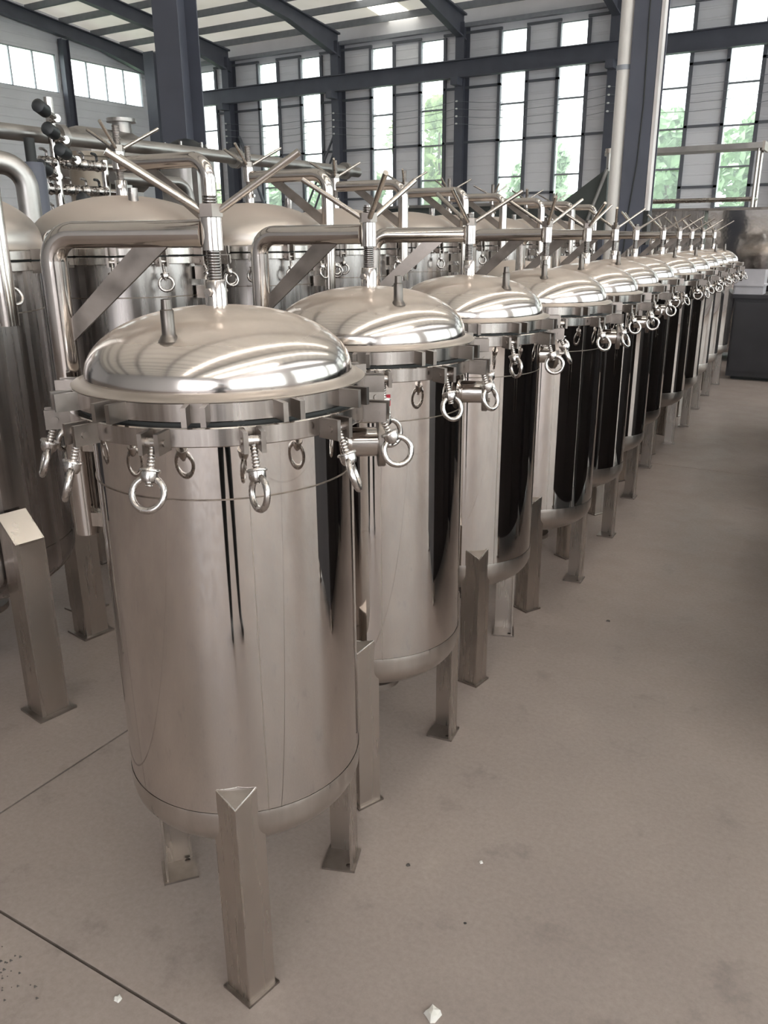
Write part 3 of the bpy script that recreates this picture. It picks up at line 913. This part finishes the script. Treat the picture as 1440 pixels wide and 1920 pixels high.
B['nut'] = MB().prism([(0.028 * math.cos(PI / 3 * i), 0.028 * math.sin(PI / 3 * i)) for i in range(6)], 1.901, 1.925).mesh('handle_nut', M['plate'], 30)
B['bar'] = MB().tube([(0.02, 0, 1.912), (0.175, 0, 1.995)], 0.0068, 10).mesh('handle_bar', M['leg'], 50)
B['lift'] = MB().lathe([(0, 1.79), (0.0225, 1.79), (0.024, 1.788), (0.024, 1.722), (0, 1.722)], 24).mesh('lifting_sleeve', M['pipe'], 40)
B['liftbolt'] = MB().lathe([(0, -0.034), (0.008, -0.034), (0.008, -0.024), (0.004, -0.024), (0.004, 0.024), (0.008, 0.024), (0.008, 0.034), (0, 0.034)], 6, TR(0, 0, 1.765) @ RX(PI / 2)).mesh('cross_bolt', M['cast'], 30)
B['nipple'] = MB().lathe([(0.026, -0.01), (0.02, 0.0), (0.02, 0.05), (0.014, 0.05), (0.014, 0.02), (0, 0.02)], 18).mesh('vent_nipple', M['thread'], 40)
# box-section leg with a sloping top, outer face at 0.475
LO, LB2 = 0.475, 0.098
vs = []
for z_in, z_out, zz in ((0.006, 0.006, 0), (0.715, 0.636, 1)):
    vs += [(LO - LB2, -LB2 / 2, z_in), (LO, -LB2 / 2, z_out), (LO, LB2 / 2, z_out), (LO - LB2, LB2 / 2, z_in)]
B['leg'] = MB().add(vs, [(3, 2, 1, 0), (0, 1, 5, 4), (1, 2, 6, 5), (2, 3, 7, 6), (3, 0, 4, 7)]).mesh('leg', M['leg'], 20)
B['cap'] = MB().add([(LO - LB2 - 0.001, -LB2 / 2, 0.717), (LO, -LB2 / 2, 0.637), (LO, LB2 / 2, 0.637), (LO - LB2 - 0.001, LB2 / 2, 0.717), (LO - LB2 - 0.001, -LB2 / 2, 0.709), (LO, -LB2 / 2, 0.629), (LO, LB2 / 2, 0.629), (LO - LB2 - 0.001, LB2 / 2, 0.709)],
                     [(0, 1, 2, 3), (7, 6, 5, 4), (0, 4, 5, 1), (1, 5, 6, 2), (2, 6, 7, 3), (3, 7, 4, 0)]).mesh('leg_cap', M['leg'], 20)
B['plate'] = MB().box((LO - 0.05, 0, 0.004), (0.135, 0.135, 0.008)).mesh('foot_plate', M['plate'], 30)

#         x      y     leg   davit  handle
BT = [(-2.699, 1.624, -9.4, -3, 20),
      (-2.805, 2.620, -4.0, 4, 58),
      (-2.870, 3.540, 45, 6, 50),
      (-2.950, 4.460, 47, 5, 62),
      (-2.980, 5.380, 43, 4, 55),
      (-3.080, 6.300, 45, 5, 35),
      (-3.100, 7.220, 48, 4, 70),
      (-3.130, 8.140, 45, 6, 50),
      (-3.180, 9.060, 45, 4, 60)]
def satin_vessel(i, x, y, leg, dav, hb):
    rg = random.Random(150 + i)
    if i == 0:
        lab = 'satin steel vessel cut off by the left picture edge, box leg standing before it'
    elif i == 1:
        lab = 'large satin steel vessel with beige dome behind the foremost polished housing'
    elif i == len(BT) - 1:
        lab = 'last satin steel vessel at the far end of the rear row, beside the dark chute'
    else:
        lab = 'satin steel vessel with domed lid, %s from the left end of the rear row' % ORD[i]
    dg = math.radians
    t = thing('bag_filter_vessel', lab, 'tank', (x, y, 0), dg(leg), 'satin vessels in the rear row')
    sh = put('shell', B['shell'], t)
    put('weld_seam', B['seam'], sh)
    di = put('bottom_dish', B['dish'], t)
    put('drain_flange', B['drain'], di)
    lf = put('lower_flange', B['lowfl'], t)
    put('gasket', B['gasket'], lf)
    ld = put('lid', B['dome'], t)
    put('upper_flange', B['upfl'], ld)
    off = -leg
    for k in range(14):
        a = dg(off + 360 / 14 * k)
        ca, sa = math.cos(a), math.sin(a)
        put('clevis', CL2, lf, (0.3935 * ca, 0.3935 * sa, 1.472), (0, 0, a))
        put('slot_lug', SL2, ld, (0.3935 * ca, 0.3935 * sa, 1.512), (0, 0, a))
        closed = rg.random() < 0.22
        facing = abs(sa) > 0.8
        sb = put('swing_bolt', SB2, t, (0.4195 * ca, 0.4195 * sa, 1.472), (0, PI if closed else -dg(rg.uniform(6, 12) if facing else rg.uniform(14, 28)), a))
        put('eye_nut', EN2, sb, (0, 0, 0), (0, 0, rg.choice([0.1, 1.5, 0.7, 1.2])))
    na = dg(rg.uniform(-60, 20))
    put('vent_nipple', B['nipple'], ld, (0.2 * math.cos(na), 0.2 * math.sin(na), 1.7))
    da = put('davit_arm', B['davit'], t, (0, 0, 0), (0, 0, dg(dav - leg)))
    put('brace_bar', B['brace'], da)
    for z in (1.35, 1.425):
        put('post_bracket', B['bracket'], da, (0, 0, z))
    hu = put('hub_sleeve', B['hub'], t)
    put('screw_spindle', B['spindle'], hu)
    ns = put('lifting_sleeve', B['lift'], t, (0, 0, 0), (0, 0, 0.7))
    put('cross_bolt', B['liftbolt'], ns)
    hn = put('handle_nut', B['nut'], t, (0, 0, 0), (0, 0, dg(hb - leg)))
    for k in range(3):
        put('handle_bar', B['bar'], hn, (0, 0, 0), (0, 0, dg(120 * k)))
    for k in range(4):
        lg = put('leg', B['leg'], t, (0, 0, 0), (0, 0, dg(90 * k)))
        put('leg_cap', B['cap'], lg)
        put('foot_plate', B['plate'], lg)
for i, a in enumerate(BT):
    satin_vessel(i, *a)

# ------------------------------------------------------------------ right of the aisle, mostly out of the picture: dark cabinets
for k, (x, y, lab) in enumerate([(0.62, 2.95, 'dark machine cabinet across the aisle from the third housing'),
                                 (0.50, 4.20, 'dark machine cabinet across the aisle from the fifth housing'),
                                 (0.08, 5.70, 'dark machine cabinet with one foot at the right edge of the aisle'),
                                 (-0.05, 7.10, 'dark machine cabinet across the aisle from the ninth housing')]):
    t = thing('machine_cabinet', lab, 'cabinet', (x, y, 0), 0, 'dark cabinets along the right of the aisle')
    bx = MB().box((0, 0, 0.66), (0.78, 1.1, 1.12)).obj('cabinet_body', M['cabinet'], t, smooth=False)
    for e in (-1, 1):
        MB().box((-0.396, e * 0.27, 0.66), (0.016, 0.5, 1.04)).obj('door', M['cabinet'], t, smooth=False)
        MB().tube([(-0.41, e * 0.06, 0.75), (-0.425, e * 0.06, 0.77), (-0.425, e * 0.06, 0.9), (-0.41, e * 0.06, 0.92)], 0.007, 8).obj('handle', M['pipe'], t)
    for ex in (-1, 1):
        for ey in (-1, 1):
            lg = MB().box((ex * 0.36, ey * 0.5, 0.055), (0.06, 0.06, 0.1)).obj('leg', M['leg'], t, smooth=False)
            MB().box((ex * 0.36, ey * 0.5, 0.004), (0.11, 0.11, 0.008)).obj('foot_plate', M['plate'], lg, smooth=False)

# cabinet and crate at the end of the aisle
t = thing('tool_cabinet', 'dark low cabinet on the floor at the end of the front row', 'cabinet', (-0.62, 10.35, 0))
MB().box((0, 0, 0.47), (1.5, 0.62, 0.86)).obj('cabinet_body', M['cabinet'], t, smooth=False)
MB().box((0, 0, 0.92), (1.58, 0.68, 0.04)).obj('worktop', M['cabinet'], t, smooth=False)
MB().box((0, 0.02, 0.03), (1.4, 0.5, 0.06)).obj('plinth', M['rubber'], t, smooth=False)
for e in (-0.5, 0, 0.5):
    MB().box((e, -0.317, 0.48), (0.46, 0.015, 0.76)).obj('door', M['cabinet'], t, smooth=False)
    MB().tube([(e + 0.17, -0.325, 0.42), (e + 0.17, -0.345, 0.44), (e + 0.17, -0.345, 0.56), (e + 0.17, -0.325, 0.58)], 0.006, 8).obj('handle', M['pipe'], t)
t = thing('plastic_crate', 'pale frosted plastic crate standing on the dark low cabinet', 'crate', (-1.24, 10.2, 0.94))
cr = MB()
for (c_, sz) in (((0, 0, 0.006), (0.28, 0.26, 0.012)), ((-0.14, 0, 0.13), (0.012, 0.27, 0.26)), ((0.14, 0, 0.13), (0.012, 0.27, 0.26)), ((0, -0.13, 0.13), (0.28, 0.012, 0.26)), ((0, 0.13, 0.13), (0.28, 0.012, 0.26))):
    cr.box(c_, sz)
cr.obj('crate_body', M['crate'], t, smooth=False)
rm = MB()
for (c_, sz) in (((-0.15, 0, 0.1), (0.03, 0.31, 0.02)), ((0.15, 0, 0.1), (0.03, 0.31, 0.02)), ((0, -0.145, 0.1), (0.27, 0.03, 0.02)), ((0, 0.145, 0.1), (0.27, 0.03, 0.02))):
    rm.box(c_, sz)
rm.obj('rim', M['crate'], t, smooth=False)

# stainless tanks closing the view at the end of the rows
def box_tank(name, lab, x0, x1, y0, y1, zt, mat):
    t = thing(name, lab, 'tank', ((x0 + x1) / 2, (y0 + y1) / 2, 0))
    w, d = x1 - x0, y1 - y0
    MB().box((0, 0, (0.12 + zt) / 2), (w, d, zt - 0.12)).obj('tank_body', mat, t, smooth=False)
    MB().box((0, 0, zt + 0.01), (w + 0.06, d + 0.06, 0.03)).obj('top_rim', M['plate'], t, smooth=False)
    for ex in (-1, 1):
        for ey in (-1, 1):
            MB().box((ex * (w / 2 - 0.06), ey * (d / 2 - 0.06), 0.06), (0.08, 0.08, 0.12)).obj('leg', M['leg'], t, smooth=False)
    return t
box_tank('storage_tank', 'grey satin steel box tank behind the far end of the rear row', -3.55, -2.08, 11.7, 12.5, 1.87, M['satin'])
t = box_tank('storage_tank', 'polished steel box tank at the right picture edge behind the dark low cabinet', -2.0, 0.4, 11.5, 12.5, 1.86, M['mirrorflat'])
MB().tube([(-0.35, -0.51, 1.2), (-0.35, -0.53, 1.22), (-0.35, -0.53, 1.4), (-0.35, -0.51, 1.42)], 0.012, 8).obj('handle', M['rubber'], t)

# tall stainless work stand behind the tanks
t = thing('work_stand', 'tall stainless work stand rising above the box tanks on the right', 'stand', (-2.66, 12.85, 0))
MB().box((0, 0, 2.69), (2.1, 0.42, 0.07)).obj('top_deck', M['oldpipe'], t, smooth=False)
for x in (-1.0, 1.0):
    for y in (-0.17, 0.17):
        MB().tube([(x, y, 0), (x, y, 2.66)], 0.021, 12).obj('post', M['leg'], t)
for y in (-0.17, 0.17):
    MB().tube([(-1.0, y, 2.03), (1.0, y, 2.03)], 0.024, 12).obj('rail', M['leg'], t)
for x in (-1.0, 1.0):
    MB().tube([(x, -0.17, 2.03), (x, 0.17, 2.03)], 0.02, 12).obj('cross_rail', M['leg'], t)
MB().box((1.06, 0, 2.68), (0.03, 0.44, 0.11)).obj('end_cap', M['dusty'], t, smooth=False)

# dark bed machine with a rising chute behind the rear row
t = thing('bed_machine', 'long dark sheet steel machine bed lying behind the rear row', 'machine', (-5.25, 11.6, 0))
MB().box((0, 0, 1.6), (3.0, 0.8, 0.75)).obj('machine_bed', M['tarp'], t, smooth=False)
MB().box((0, 0, 1.99), (3.06, 0.86, 0.04)).obj('top_plate', M['oldpipe'], t, smooth=False)
for ex in (-1.3, 1.3):
    for ey in (-0.3, 0.3):
        MB().box((ex, ey, 0.61), (0.1, 0.1, 1.22)).obj('leg', M['bluesteel'], t, smooth=False)
t = thing('feed_chute', 'dark triangular feed chute with a slanting strut, left of the white downpipe', 'chute', (-3.0, 10.5, 0))
MB().add([(-0.62, -0.02, 1.93), (-0.02, -0.02, 2.34), (-0.02, -0.02, 1.6), (-0.4, -0.02, 1.6), (-0.62, 0.4, 1.93), (-0.02, 0.4, 2.34), (-0.02, 0.4, 1.6), (-0.4, 0.4, 1.6)],
         [(3, 2, 1, 0), (4, 5, 6, 7), (0, 1, 5, 4), (1, 2, 6, 5), (2, 3, 7, 6), (3, 0, 4, 7)]).obj('chute_body', M['tarp'], t, smooth=False)
MB().tube([(-0.02, -0.06, 2.32), (-0.27, -0.06, 1.6)], 0.022, 8).obj('strut', M['oldpipe'], t)
for x in (-0.35, -0.06):
    for y in (0.03, 0.36):
        MB().box((x, y, 0.8), (0.06, 0.06, 1.6)).obj('leg', M['bluesteel'], t, smooth=False)
MB().tube([(-0.03, 0.02, 2.3), (-0.03, 0.02, 2.5)], 0.03, 12).obj('end_post', M['oldpipe'], t)
MB().tube([(-0.03, 0.02, 2.5), (-0.03, 0.02, 2.55)], 0.05, 12).obj('post_cap', M['dusty'], t)

# two lower domed vessels between the rows
for k, (x, y, lab) in enumerate([(-2.12, 5.35, 'low dusty domed vessel in the gap behind the fifth polished housing'), (-2.22, 6.6, 'low dusty domed vessel in the gap behind the seventh polished housing')]):
    t = thing('surge_vessel', lab, 'tank', (x, y, 0))
    MB().lathe([(0.27, 0.45), (0.27, 1.2)], 64).obj('shell', M['satin'], t)
    MB().lathe([(0.27, 0.452), (0.272, 0.45)] + ellipse_profile(0.271, 0.44, 0.12, 10, -1), 64).obj('bottom_dish', M['satin'], t)
    MB().lathe([(0.27, 1.2), (0.3, 1.2), (0.3, 1.25), (0.28, 1.25)] , 64).obj('flange', M['brushed'], t)
    MB().lathe([(0.285, 1.249), (0.27, 1.26)] + ellipse_profile(0.27, 1.262, 0.15, 14, 1)[1:], 64).obj('lid', M['satin_dome'], t)
    for q_ in range(3):
        a = 0.4 + q_ * 2.094
        MB().box((0.25 * math.cos(a), 0.25 * math.sin(a), 0.28), (0.07, 0.07, 0.56), RZ(a)).obj('leg', M['leg'], t, smooth=False)

# ------------------------------------------------------------------ process skid behind the rear row (left)
PXS = -6.0
t = thing('overhead_pipe', 'long weathered steel pipe running level above the skid behind the rear row', 'pipe', (PXS, 0, 0))
MB().tube([(0, 3.9, 2.36), (0, 9.6, 2.36)], 0.06, 20).obj('pipe_run', M['oldpipe'], t)
for y in (5.0, 7.2, 9.3):
    MB().lathe([(0.06, -0.03), (0.1, -0.03), (0.1, 0.03), (0.06, 0.03)], 24).obj('pipe_flange', M['oldpipe'], t, (0, y, 2.36), (PI / 2, 0, 0))
for y in (4.3, 6.6, 9.0):
    MB().box((0, y, 1.15), (0.07, 0.07, 2.3)).obj('pipe_support', M['oldpipe'], t, smooth=False)
t = thing('bent_pipe', 'lower steel pipe with a downward bend beneath the long overhead pipe', 'pipe', (-5.66, 0, 0))
MB().tube([(0, 5.2, 2.05)] + arc((0, 6.1, 2.05), (0, 1, 0), (0, 0, -1), 0.16, 8) + [(0, 6.1, 0)], 0.05, 18).obj('pipe_run', M['oldpipe'], t)
MB().box((0, 5.35, 1.0), (0.06, 0.06, 2.0)).obj('pipe_support', M['oldpipe'], t, smooth=False)
t = thing('elbow_pipe', 'thick grey elbow pipe rising behind the leftmost satin vessel', 'pipe', (-4.3, 3.25, 0))
MB().tube([(0, 0.06, 0)] + [Vector((0, 0.06, 1.75))] + arc((0, 0.06, 1.96), (0, 0, 1), (-0.5, -0.85, 0.1), 0.12, 8) + [Vector((-0.45, -0.7, 2.05))], 0.062, 18).obj('pipe_run', M['oldpipe'], t)
t = thing('filter_column', 'upright dark grey cylinder behind the leftmost satin vessel', 'tank', (-5.0, 3.91, 0))
MB().lathe([(0, 0.0), (0.08, 0.0), (0.08, 2.02), (0.07, 2.05), (0, 2.055)], 32).obj('shell', M['bluesteel'], t)
MB().tube([(0, 0, 2.04), (0, 0, 2.2)], 0.035, 14).obj('neck', M['rubber'], t)
t = thing('skid_tank', 'brown upright tank with flat rim among the valves', 'tank', (-6.9, 6.05, 0))
MB().lathe([(0, 0.3), (0.19, 0.3), (0.19, 2.33), (0.215, 2.33), (0.215, 2.37), (0, 2.37)], 40).obj('shell', M['brownsteel'], t)
for a in (0.5, 2.6, 4.7):
    MB().box((0.13 * math.cos(a), 0.13 * math.sin(a), 0.15), (0.07, 0.07, 0.3)).obj('leg', M['oldpipe'], t, smooth=False)
t = thing('manhole_tank', 'upright steel tank with a round dark manhole cover behind the long pipe', 'tank', (-7.0, 7.55, 0))
MB().lathe([(0, 0.3), (0.3, 0.3), (0.3, 2.45), (0.0, 2.49)], 40).obj('shell', M['oldpipe'], t)
cv = MB().lathe([(0, 2.47), (0.25, 2.47), (0.25, 2.53), (0.22, 2.56), (0.1, 2.62), (0, 2.64)], 32).obj('manhole_cover', M['blackpaint'], t)
for q_ in range(6):
    MB().lathe([(0, 2.53), (0.018, 2.53), (0.018, 2.585), (0, 2.585)], 8).obj('bolt', M['thread'], cv, (0.235 * math.cos(q_ * 1.047), 0.235 * math.sin(q_ * 1.047), 0))
for a in (0.5, 2.6, 4.7):
    MB().box((0.28 * math.cos(a), 0.28 * math.sin(a), 0.15), (0.07, 0.07, 0.3)).obj('leg', M['oldpipe'], t, smooth=False)
t = thing('drum_vessel', 'horizontal drum with a flanged neck on top, behind the valves on the left', 'tank', (-8.05, 7.3, 0))
MB().lathe([(0, -0.56), (0.2, -0.54), (0.33, -0.46), (0.36, -0.36), (0.36, 0.36), (0.33, 0.46), (0.2, 0.54), (0, 0.56)], 36, TR(0, 0, 2.42) @ RX(PI / 2)).obj('shell', M['oldpipe'], t)
MB().lathe([(0.13, 2.7), (0.11, 2.84), (0.11, 2.88), (0.17, 2.88), (0.17, 2.92), (0, 2.92)], 28).obj('flanged_neck', M['oldpipe'], t, (0, 0.32, 0))
for y in (-0.28, 0.28):
    MB().box((0, y, 1.05), (0.5, 0.1, 2.1)).obj('saddle', M['oldpipe'], t, smooth=False)

for x, y, d, h, lab in ((-4.75, 1.95, 1.7, 1.66, 'dark box added to deepen the gap behind the leftmost satin vessel'),
                        (-4.7, 5.25, 2.2, 1.55, 'dark box added to deepen the gaps behind the third and fourth satin vessels')):
    t = thing('dark_backdrop', lab, 'machine', (x, y, 0))  # dark box added as a backdrop, darkens the gaps between vessels
    MB().box((0, 0, 0.08 + (h - 0.08) / 2), (0.72, d, h - 0.08)).obj('backdrop_body', M['cabinet'], t, smooth=False)
    MB().box((0, 0, 0.04), (0.66, d - 0.1, 0.08)).obj('plinth', M['rubber'], t, smooth=False)
    MB().box((0, 0, h + 0.015), (0.76, d + 0.04, 0.03)).obj('lid_plate', M['bluesteel'], t, smooth=False)
    for e in (-1, 1):
        MB().box((0.366, e * d / 4, h / 2 + 0.05), (0.012, d / 2 - 0.08, h - 0.3)).obj('door', M['cabinet'], t, smooth=False)

# valve manifold: upright pipe with valves screwed into it
t = thing('valve_manifold', 'upright steel manifold with black headed valves and a white gauge', 'pipe', (-5.85, 4.8, 0))
MB().tube([(0, 0, 0), (0, 0, 2.62)], 0.035, 14).obj('pipe_run', M['pipe'], t)
MB().tube([(0, 0.5, 0), (0, 0.5, 2.2)], 0.03, 14).obj('pipe_run', M['pipe'], t)
for z in (1.75, 1.95, 2.15):
    MB().tube([(0, -0.15, z), (0, 0.6, z)], 0.026, 12).obj('cross_pipe', M['pipe'], t)
    for y in (-0.08, 0.12, 0.28, 0.42):
        v_ = MB().lathe([(0.026, -0.07), (0.042, -0.065), (0.042, -0.04), (0.034, -0.035), (0.048, 0), (0.034, 0.035), (0.042, 0.04), (0.042, 0.065), (0.026, 0.07)], 16, TR(0, y, z) @ RX(PI / 2)).obj('inline_valve', M['cast'], t)
        MB().tube([(0, y, z + 0.03), (0, y, z + 0.075), (0.05, y - 0.06, z + 0.085), (0.07, y - 0.11, z + 0.085)], 0.011, 8).obj('lever', M['blackpaint'] if (y * 50 + z * 20) % 2 < 1 else M['thread'], v_)
for k, (y, z, lab) in enumerate([(-0.01, 2.46, 'topmost black headed valve on the manifold pipe'), (0.05, 2.31, 'second black headed valve down the manifold pipe'),
                                 (0.14, 2.17, 'black headed valve beside the long overhead pipe'), (-0.06, 2.04, 'black headed valve just above the pressure gauge'),
                                 (0.3, 1.82, 'black headed valve low beside the brown tank')]):
    o_ = Vector((0.07, y, z))
    v = MB().tube([o_ + Vector((-0.07, 0.0, 0)), o_ + Vector((0.06, -0.03, 0.0))], 0.03, 12).obj('angle_valve', M['cast'], t)
    v['label'] = lab
    MB().tube([o_ + Vector(p_) for p_ in ((0.03, -0.02, 0.0), (0.08, -0.14, 0.03))], 0.022, 12).obj('bonnet', M['cast'], v)
    MB().tube([o_ + Vector(p_) for p_ in ((0.075, -0.13, 0.028), (0.085, -0.155, 0.034), (0.125, -0.25, 0.058), (0.13, -0.26, 0.06))], 0.05, 16, True, [0.035, 0.05, 0.05, 0.035]).obj('actuator', M['blackpaint'], v)
GO = TR(0.23, -0.35, 1.945)
GR = GO @ Matrix.Rotation(math.atan2(4.5, -5.62) + PI, 4, 'Z') @ RY(PI / 2)
g = MB().lathe([(0, -0.02), (0.06, -0.02), (0.062, 0.015), (0.055, 0.018), (0.053, 0.01), (0, 0.01)], 28, GR).obj('pressure_gauge', M['thread'], t)
g['label'] = 'round white faced pressure gauge'
MB().lathe([(0, 0.011), (0.053, 0.011), (0.053, 0.0125), (0, 0.0125)], 28, GR).obj('dial', M['gauge'], g)
MB().add([(-0.003, -0.01, 0.0135), (0.003, -0.01, 0.0135), (0.001, 0.04, 0.0135), (-0.001, 0.04, 0.0135), (-0.003, -0.01, 0.015), (0.003, -0.01, 0.015), (0.001, 0.04, 0.015), (-0.001, 0.04, 0.015)],
         [(3, 2, 1, 0), (4, 5, 6, 7), (0, 1, 5, 4), (1, 2, 6, 5), (2, 3, 7, 6), (3, 0, 4, 7)], GR).obj('needle', M['rubber'], g, smooth=False)
MB().tube([GO @ Vector(p_) for p_ in ((0, 0, -0.055), (0, 0, -0.2), (-0.1, 0.18, -0.2), (-0.2, 0.35, -0.2))], 0.012, 8).obj('stem', M['thread'], g)

# ------------------------------------------------------------------ litter on the floor
def chip(name, lab, x, y, r, h, mat, seed, cat='chip', grp=None):
    rg = random.Random(seed)
    n = 9
    b = MB()
    p0 = [(r * rg.uniform(0.6, 1.1) * math.cos(2 * PI * i / n), r * rg.uniform(0.6, 1.1) * math.sin(2 * PI * i / n)) for i in range(n)]
    vs = [(a, c_, 0) for a, c_ in p0] + [(a * 0.75 + rg.uniform(-.1, .1) * r, c_ * 0.75 + rg.uniform(-.1, .1) * r, h * rg.uniform(0.6, 1.0)) for a, c_ in p0] + [(0, 0, h)]
    fs = [tuple(reversed(range(n)))] + [(i, (i + 1) % n, n + (i + 1) % n, n + i) for i in range(n)] + [(n + i, n + (i + 1) % n, 2 * n) for i in range(n)]
    b.add(vs, fs)
    return tag(b.obj(name, mat, None, (x, y, 0), smooth=False), lab, cat, grp)
chip('concrete_lump', 'rough pale concrete lump at the bottom edge of the floor', -0.575, 1.165, 0.021, 0.016, M['stone'], 1, 'rubble')
chip('concrete_chip', 'tiny pale chip alone on the open floor right of the foremost housing', -0.669, 1.624, 0.006, 0.004, M['stone'], 2)
chip('concrete_chip', 'small pale chip by the floor joint at lower left', -1.18, 0.86, 0.010, 0.007, M['stone'], 3)
chip('dirt_crumb', 'black crumb beside the front foot plate of the foremost housing', -0.915, 1.04, 0.006, 0.004, M['darkchip'], 4, 'crumb')
chip('dirt_crumb', 'black crumb on open floor far right of the foremost front leg', -0.62, 1.42, 0.004, 0.003, M['darkchip'], 5, 'crumb')
chip('dirt_crumb', 'brown crumb pair on the floor right of the left joint', -0.83, 1.52, 0.007, 0.003, M['joint'], 6, 'crumb')
chip('dirt_crumb', 'dark smear of grit on the aisle beside the fourth housing', -0.78, 3.2, 0.012, 0.003, M['joint'], 7, 'crumb')

gb = MB()
rg = random.Random(11)
for _ in range(70):
    gx, gy = rg.gauss(-1.50, 0.05), rg.gauss(0.775, 0.022)
    r_ = rg.uniform(0.0015, 0.0045)
    gb.add([(gx - r_, gy, 0), (gx + r_ * 0.4, gy - r_, 0), (gx + r_, gy + r_ * 0.6, 0), (gx, gy, r_)], [(2, 1, 0), (0, 1, 3), (1, 2, 3), (2, 0, 3)])
tag(gb.obj('grit', M['joint'], smooth=False), 'sprinkle of dark grit on the floor in the lower left corner', 'grit', None, 'stuff')

# ------------------------------------------------------------------ the photographer, mirrored in the polished shells

def photographer():
    t = thing('person', 'person in dark trousers and shirt holding up a phone, mirrored in the polished shells', 'person', (0, 0, 0), YAW)
    J, E = [], []
    def chain(start, pts):
        prev = start
        for p, r in pts:
            J.append((p, r)); k = len(J) - 1
            if prev is not None:
                E.append((prev, k))
            prev = k
        return prev
    B0 = -0.415
    chain(None, [((0, B0, 0.95), 0.135)])
    ch = chain(0, [((0, B0, 1.08), 0.125), ((0, B0 + 0.01, 1.24), 0.135), ((0, B0 + 0.01, 1.36), 0.12)])
    nk = chain(ch, [((0, B0 + 0.03, 1.455), 0.052), ((0, B0 + 0.05, 1.50), 0.055)])
    hd = chain(nk, [((0, B0 + 0.075, 1.565), 0.082), ((0, B0 + 0.07, 1.64), 0.085), ((0, B0 + 0.06, 1.69), 0.05)])
    for e in (-1, 1):
        chain(0, [((e * 0.095, B0, 0.86), 0.09), ((e * 0.11, B0 + 0.01, 0.66), 0.075), ((e * 0.12, B0 + 0.02, 0.48), 0.058), ((e * 0.125, B0, 0.28), 0.055), ((e * 0.13, B0 - 0.01, 0.09), 0.042), ((e * 0.135, B0 + 0.02, 0.045), 0.04), ((e * 0.145, B0 + 0.13, 0.032), 0.032), ((e * 0.15, B0 + 0.17, 0.028), 0.026)])
        sh = chain(ch, [((e * 0.17, B0, 1.375), 0.062), ((e * 0.235, B0 + 0.07, 1.27), 0.047), ((e * 0.26, B0 + 0.15, 1.17), 0.041), ((e * 0.18, B0 + 0.25, 1.30), 0.036), ((e * 0.10, B0 + 0.335, 1.43), 0.026), ((e * 0.07, B0 + 0.36, 1.475), 0.024)])
        for q in range(4):
            z = 1.455 + q * 0.021
            chain(sh, [((e * 0.058, B0 + 0.365, z), 0.0095), ((e * 0.05, B0 + 0.366, z + 0.004), 0.0085), ((e * (0.03 + 0.004 * (q % 2)), B0 + 0.366, z + 0.006), 0.0075)])
        chain(sh, [((e * 0.062, B0 + 0.352, 1.50), 0.010), ((e * 0.052, B0 + 0.348, 1.525), 0.0085), ((e * 0.04, B0 + 0.350, 1.54), 0.0075)])
    me = bpy.data.meshes.new('body')
    me.from_pydata([j[0] for j in J], E, [])
    o = put('body', me, t)
    md = o.modifiers.new('skin', 'SKIN')
    if not me.skin_vertices:
        bpy.context.view_layer.objects.active = o
    md.use_smooth_shade = True
    bpy.context.view_layer.update()
    for i, j in enumerate(J):
        sv = me.skin_vertices[0].data[i]
        sv.radius = (j[1], j[1])
        sv.use_root = (i == 0)
    sb = o.modifiers.new('sub', 'SUBSURF')
    sb.levels = sb.render_levels = 1
    bpy.context.view_layer.update()
    dg_ = bpy.context.evaluated_depsgraph_get()
    m2 = bpy.data.meshes.new_from_object(o.evaluated_get(dg_))
    o.modifiers.clear()
    o.data = m2
    m2.materials.clear()
    for k_ in ('trouser', 'jacket', 'skin', 'shoe'):
        m2.materials.append(M[k_])
    for p in m2.polygons:
        c_ = p.center
        p.use_smooth = True
        if c_.z < 0.075: p.material_index = 3
        elif c_.z < 0.98 and abs(c_.x) < 0.2: p.material_index = 0
        elif c_.z > 1.43 and abs(c_.x) < 0.12: p.material_index = 2
        elif c_.y > B0 + 0.30: p.material_index = 2
        else: p.material_index = 1
    hr = MB()
    hr.lathe([(0.088 * math.cos(a_), 0.095 * math.sin(a_)) for a_ in [-0.5 + 0.2 * k_ for k_ in range(10)]] + [(0, 0.096)], 24)
    hr.obj('hair', M['hair'], t, (0, B0 + 0.055, 1.63), (0.35, 0, 0), 80)
    for e in (-1, 1):
        MB().lathe([(0, -0.013), (0.009, -0.009), (0.013, 0), (0.009, 0.009), (0, 0.013)], 12).obj('eye', M['insulator'], t, (e * 0.033, B0 + 0.148, 1.605))
        MB().lathe([(0, -0.03), (0.014, -0.02), (0.017, 0), (0.014, 0.02), (0, 0.03)], 10).obj('ear', M['skin'], t, (e * 0.086, B0 + 0.07, 1.6))
    MB().add([(-0.014, 0, 0), (0.014, 0, 0), (0, 0.025, 0.004), (0, 0, 0.05)], [(0, 1, 2), (1, 3, 2), (3, 0, 2), (0, 3, 1)]).obj('nose', M['skin'], t, (0, B0 + 0.152, 1.565))
    MB().box((0, 0, 0), (0.045, 0.008, 0.01)).obj('mouth', M['brownsteel'], t, (0, B0 + 0.152, 1.54), smooth=False)
    ph = thing('phone', 'black phone held up in both hands by the photographer', 'phone', (0, 0, CAM_Z), YAW)
    MB().box((0, -0.016, -0.045), (0.074, 0.008, 0.155), ).obj('phone_body', M['blackpaint'], ph, smooth=False).rotation_euler = (-PITCH, 0, 0)
photographer()
